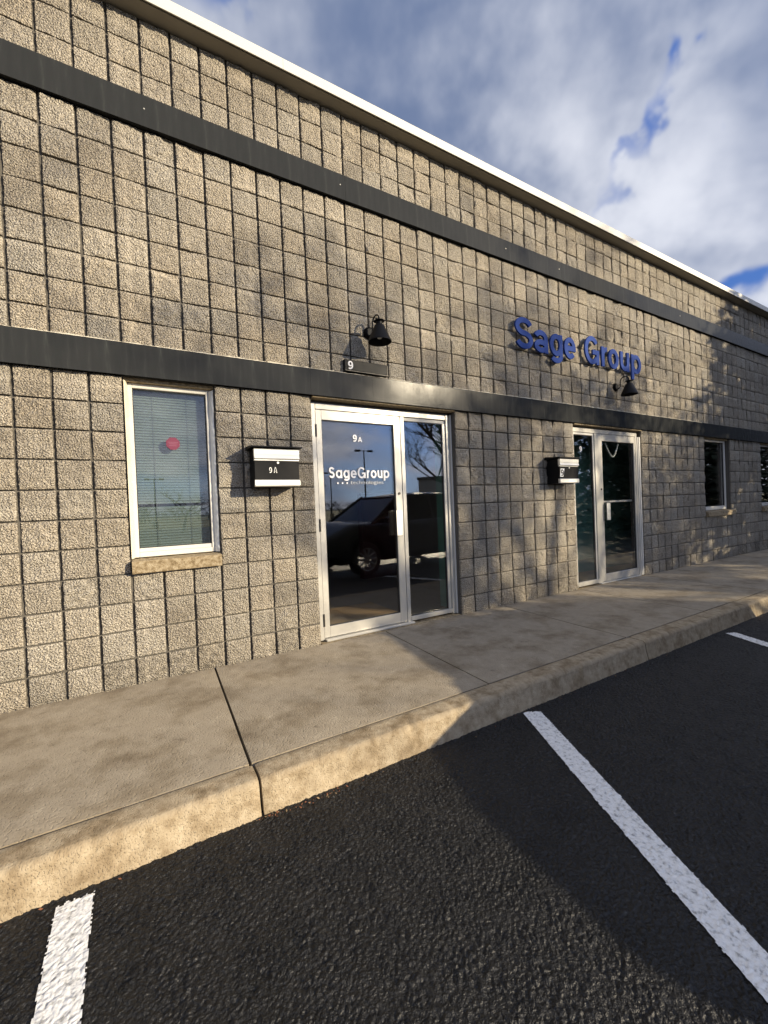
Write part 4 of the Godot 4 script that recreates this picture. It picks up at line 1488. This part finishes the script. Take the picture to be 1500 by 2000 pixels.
func build_surroundings() -> void:
	make_tree("bare_tree", "bare tree mirrored in the side pane of door 9A", Vector3(12.9, LOT, 10.6), 4, 9.5, 5, -22.0, "trees beyond the parking lot")
	make_tree("leafy_tree", "half bare tree that dapples the wall beyond door 9", Vector3(18.6, LOT, 11.6), 12, 10.5, 5, 16.0, "trees beyond the parking lot")
	leaf_floor = 8.8
	make_tree("tall_tree", "tall thinly leaved tree whose soft shadow falls on the wall under the sign", Vector3(17.6, LOT, 17.0), 33, 14.5, 5, -9.0, "trees beyond the parking lot")
	make_tree("bare_tree_001", "small bare tree mirrored in the near window", Vector3(3.6, LOT, 34.0), 21, 6.0, 4, 0.0, "trees beyond the parking lot")
	var ev := [Vector3(16.4, LOT, 6.7), Vector3(19.6, LOT, 6.6), Vector3(22.6, LOT, 6.4), Vector3(27.0, LOT, 6.6), Vector3(32.0, LOT, 5.6)]
	var names := ["evergreen nearest the building end, mirrored in door 9", "evergreen second from the building end, mirrored in the far window", "middle evergreen of the row mirrored in the far windows", "fourth evergreen of the row mirrored in the far windows", "farthest evergreen of the row mirrored in the far windows"]
	for k in ev.size():
		make_evergreen("evergreen_tree" if k == 0 else "evergreen_tree_%03d" % k, names[k], ev[k], 300 + k, 11.0 if k == 0 else 7.5 + 0.6 * k)
	build_car()
	# lamp posts of the lot
	var posts := [[Vector3(20.5, LOT, 34.0), 7.2, "tall twin-headed lamp post mirrored in door 9A"], [Vector3(24.5, LOT, 52.0), 6.6, "farther lamp post mirrored at the hinge side of door 9A"], [Vector3(28.6, LOT, 66.0), 5.6, "smallest lamp post mirrored in door 9A"], [Vector3(2.2, LOT, 50.0), 5.6, "lamp post mirrored in the near window"]]
	for k in posts.size():
		var t := thing("lamp_post" if k == 0 else "lamp_post_%03d" % k, posts[k][2], "lamp post", posts[k][0], "lamp posts of the parking lot")
		var hgt: float = posts[k][1]
		var s := Shape.new()
		s.tube([Vector3(0, -0.05, 0), Vector3(0, hgt, 0)], [0.09, 0.06], 10)
		part(t, "post", s.mesh(), M.pole)
		var c := Shape.new()
		c.tube([Vector3(0, -0.05, 0), Vector3(0, 0.75, 0)], [0.28, 0.28], 16)
		part(t, "footing", c.mesh(), M.kerb)
		bpart(t, "arm", Vector3(-0.55, hgt - 0.10, -0.03), Vector3(0.55, hgt - 0.04, 0.03), M.pole, 0.005)
		for sx in [-1.0, 1.0]:
			bpart(t, "lamp_head", Vector3(sx * 0.72 - 0.26, hgt - 0.16, -0.18), Vector3(sx * 0.72 + 0.26, hgt + 0.02, 0.18), M.pole, 0.02)
	# low building across the lot
	var b := thing("far_building", "low pale building across the parking lot mirrored in the side pane", "building", Vector3(52.0, LOT, 52.0))
	b.rotation.y = -0.65
	bpart(b, "wall", Vector3(-14, 0, -6), Vector3(14, 5.2, 6), M.far_wall, 0.0)
	bpart(b, "roof", Vector3(-14.2, 5.2005, -6.2), Vector3(14.2, 5.6, 6.2), M.far_roof, 0.02)
	for k in 6:
		var w := bpart(b, "window", Vector3(-12 + k * 4.2, 1.0, -6.06), Vector3(-10 + k * 4.2, 2.6, -5.99), M.white, 0.0)
		bpart(w, "pane", Vector3(-11.9 + k * 4.2, 1.1, -6.08), Vector3(-10.1 + k * 4.2, 2.5, -6.061), M.car_glass, 0.0)
	# far bare wood along the horizon
	var wood := Shape.new()
	var twigs := Shape.new()
	var leaves := Shape.new()
	var r := RandomNumberGenerator.new()
	r.seed = 77
	grow(wood, twigs, leaves, r, Vector3.ZERO, Vector3.UP, 2.6, 0.14, 0, 4, 0.0)
	wood.add(twigs, Transform3D())
	var mm := MultiMesh.new()
	mm.transform_format = MultiMesh.TRANSFORM_3D
	mm.mesh = wood.mesh()
	mm.instance_count = 150
	for k in 150:
		var a := deg_to_rad(lerpf(-35.0, 62.0, k / 149.0)) + r.randf_range(-0.01, 0.01)
		var dist := r.randf_range(95.0, 125.0)
		mm.set_instance_transform(k, Transform3D(Basis(Vector3.UP, r.randf() * TAU).scaled(Vector3.ONE * r.randf_range(0.55, 1.15)), Vector3(sin(a) * dist, LOT - 0.1, cos(a) * dist)))
	var wo := MultiMeshInstance3D.new()
	wo.name = "distant_wood"
	wo.multimesh = mm
	wo.material_override = M.bark
	add_child(wo)
	wo.set_meta("kind", "stuff")
	wo.set_meta("label", "distant line of bare trees along the horizon")
	wo.set_meta("category", "wood")


func build_car() -> void:
	var t := thing("parked_car", "black sport utility vehicle mirrored in door 9A", "car", Vector3(5.62, LOT, 4.62))
	t.rotation.y = deg_to_rad(-7.0)
	var L := 2.36
	var hood := func(x: float) -> float:
		if x < -1.15:
			return lerpf(0.80, 1.05, smoothstep(-L, -1.6, x)) if x > -L + 0.001 else 0.70
		return 1.05 + 0.05 * smoothstep(-1.15, 2.0, x)
	var half := func(x: float) -> float:
		return 0.93 * (1.0 - 0.20 * pow(clampf((absf(x) - 1.75) / 0.62, 0.0, 1.0), 2.0))
	var low := func(x: float) -> float:
		var y := 0.27 + 0.12 * smoothstep(2.0, 2.36, absf(x))
		for c: float in [-1.42, 1.40]:
			var d := absf(x - c)
			if d < 0.40:
				y = maxf(y, 0.335 + sqrt(0.16 - d * d))
		return y
	var body := Shape.new()
	var st := 73
	var pts := PackedVector3Array()
	var prof := 15
	for k in st:
		var x: float = lerpf(-L, L, float(k) / (st - 1))
		var hw: float = half.call(x)
		var yb: float = hood.call(x)
		var yl: float = minf(low.call(x), yb - 0.12)
		var ring := [Vector2(-0.5 * hw, yl), Vector2(-0.94 * hw, yl), Vector2(-0.985 * hw, lerpf(yl, yb, 0.25)), Vector2(-1.0 * hw, lerpf(yl, yb, 0.55)), Vector2(-0.985 * hw, lerpf(yl, yb, 0.82)), Vector2(-0.94 * hw, yb - 0.02), Vector2(-0.82 * hw, yb + 0.01), Vector2(0, yb + 0.035)]
		for q in 8:
			pts.append(Vector3(x, ring[q].y, ring[q].x))
		for q in range(6, -1, -1):
			pts.append(Vector3(x, ring[q].y, -ring[q].x))
	# skin, rows along the length
	var base := 0
	for k in st:
		for q in prof:
			var p: Vector3 = pts[k * prof + q]
			var du: Vector3 = pts[mini(k + 1, st - 1) * prof + q] - pts[maxi(k - 1, 0) * prof + q]
			var dv: Vector3 = pts[k * prof + mini(q + 1, prof - 1)] - pts[k * prof + maxi(q - 1, 0)]
			var nn := du.cross(dv).normalized()
			if nn.dot(p - Vector3(p.x * 0.9, 0.6, 0)) < 0.0:
				nn = -nn
			body.v.append(p); body.n.append(nn); body.c.append(Color.WHITE)
	for k in st - 1:
		for q in prof - 1:
			var a := base + k * prof + q
			body._ordered(a, a + 1, a + prof)
			body._ordered(a + 1, a + prof + 1, a + prof)
		body.quad(pts[k * prof], pts[k * prof + prof - 1], pts[(k + 1) * prof + prof - 1], pts[(k + 1) * prof], Vector3.DOWN)
	for e in [[0, Vector3.LEFT], [st - 1, Vector3.RIGHT]]:
		for q in prof - 1:
			body.tri(Vector3(pts[e[0] * prof].x, 0.6, 0), pts[e[0] * prof + q], pts[e[0] * prof + q + 1], e[1])
	part(t, "body", body.mesh(), M.car_paint)
	# cabin: glass up to the roof, painted roof and pillars
	var side := [[-1.25, 1.04], [-0.42, 1.60], [1.75, 1.63], [2.24, 1.10]]
	var g := Shape.new()
	for sz: float in [-1.0, 1.0]:
		g.quad(Vector3(-1.25, 1.03, 0.86 * sz), Vector3(2.24, 1.07, 0.86 * sz), Vector3(1.75, 1.62, 0.66 * sz), Vector3(-0.42, 1.60, 0.66 * sz), Vector3(0, 0.3, sz).normalized())
	g.quad(Vector3(-1.25, 1.03, -0.86), Vector3(-1.25, 1.03, 0.86), Vector3(-0.42, 1.60, 0.66), Vector3(-0.42, 1.60, -0.66), Vector3(-0.56, 0.8, 0).normalized())
	g.quad(Vector3(2.24, 1.07, -0.86), Vector3(2.24, 1.07, 0.86), Vector3(1.75, 1.62, 0.66), Vector3(1.75, 1.62, -0.66), Vector3(0.75, 0.6, 0).normalized())
	part(t, "window", g.mesh(), M.car_glass)
	var roof := Shape.new()
	pts = PackedVector3Array()
	for k in 13:
		for q in 9:
			var x := lerpf(-0.50, 1.86, k / 12.0)
			var z := lerpf(-0.69, 0.69, q / 8.0)
			pts.append(Vector3(x, 1.585 + 0.085 * (1.0 - pow(absf(z) / 0.69, 3.0)) * (1.0 - 0.5 * pow(absf(x - 0.75) / 1.15, 2.0)) - 0.03 * pow(absf(x - 0.75) / 1.15, 4.0), z))
	roof.grid(pts, 9, Vector3.UP)
	part(t, "roof", roof.mesh(), M.car_paint)
	for sz: float in [-1.0, 1.0]:
		var pl := Shape.new()
		for e in [[Vector3(-1.25, 1.04, 0.865 * sz), Vector3(-0.42, 1.60, 0.665 * sz)], [Vector3(0.42, 1.05, 0.866 * sz), Vector3(0.46, 1.61, 0.668 * sz)], [Vector3(1.40, 1.06, 0.866 * sz), Vector3(1.30, 1.61, 0.668 * sz)], [Vector3(2.22, 1.08, 0.862 * sz), Vector3(1.75, 1.62, 0.662 * sz)]]:
			pl.tube([e[0], e[1]], [0.035, 0.03], 6)
		part(t, "pillar", pl.mesh(), M.car_paint)
		bpart(t, "mirror", Vector3(-0.98, 1.02, sz * 0.99 - 0.09), Vector3(-0.86, 1.16, sz * 0.99 + 0.09), M.car_paint, 0.03)
		bpart(t, "headlight", Vector3(-2.31, 0.68, sz * 0.60 - 0.13), Vector3(-2.16, 0.80, sz * 0.60 + 0.13), M.lens, 0.02)
		bpart(t, "tail_light", Vector3(2.20, 0.80, sz * 0.66 - 0.10), Vector3(2.335, 1.00, sz * 0.66 + 0.10), M.red_lens, 0.02)
		for x: float in [-1.42, 1.40]:
			var w := group_node(t, "wheel")
			w.position = Vector3(x, 0.335, sz * 0.80)
			var ty := Shape.new()
			ty.lathe(Vector3.ZERO, [Vector2(0.23, -0.10), Vector2(0.30, -0.11), Vector2(0.335, -0.085), Vector2(0.338, 0.085), Vector2(0.30, 0.11), Vector2(0.23, 0.10)], 36)
			var ti := part(w, "tyre", ty.mesh(), M.tyre)
			ti.rotation.x = PI / 2
			var ri := Shape.new()
			ri.lathe(Vector3.ZERO, [Vector2(0.235, 0.10), Vector2(0.215, 0.085), Vector2(0.21, -0.085), Vector2(0.235, -0.10)], 36)
			for k in 10:
				var a := TAU * k / 10.0
				ri.tube([Vector3(cos(a) * 0.03, 0.075, sin(a) * 0.03), Vector3(cos(a) * 0.215, 0.085, sin(a) * 0.215)], [0.026, 0.019], 5)
			ri.lathe(Vector3.ZERO, [Vector2(0.0, 0.095), Vector2(0.05, 0.09), Vector2(0.055, 0.05)], 16)
			var rm := part(w, "rim", ri.mesh(), M.rim)
			rm.rotation.x = PI / 2 * sz
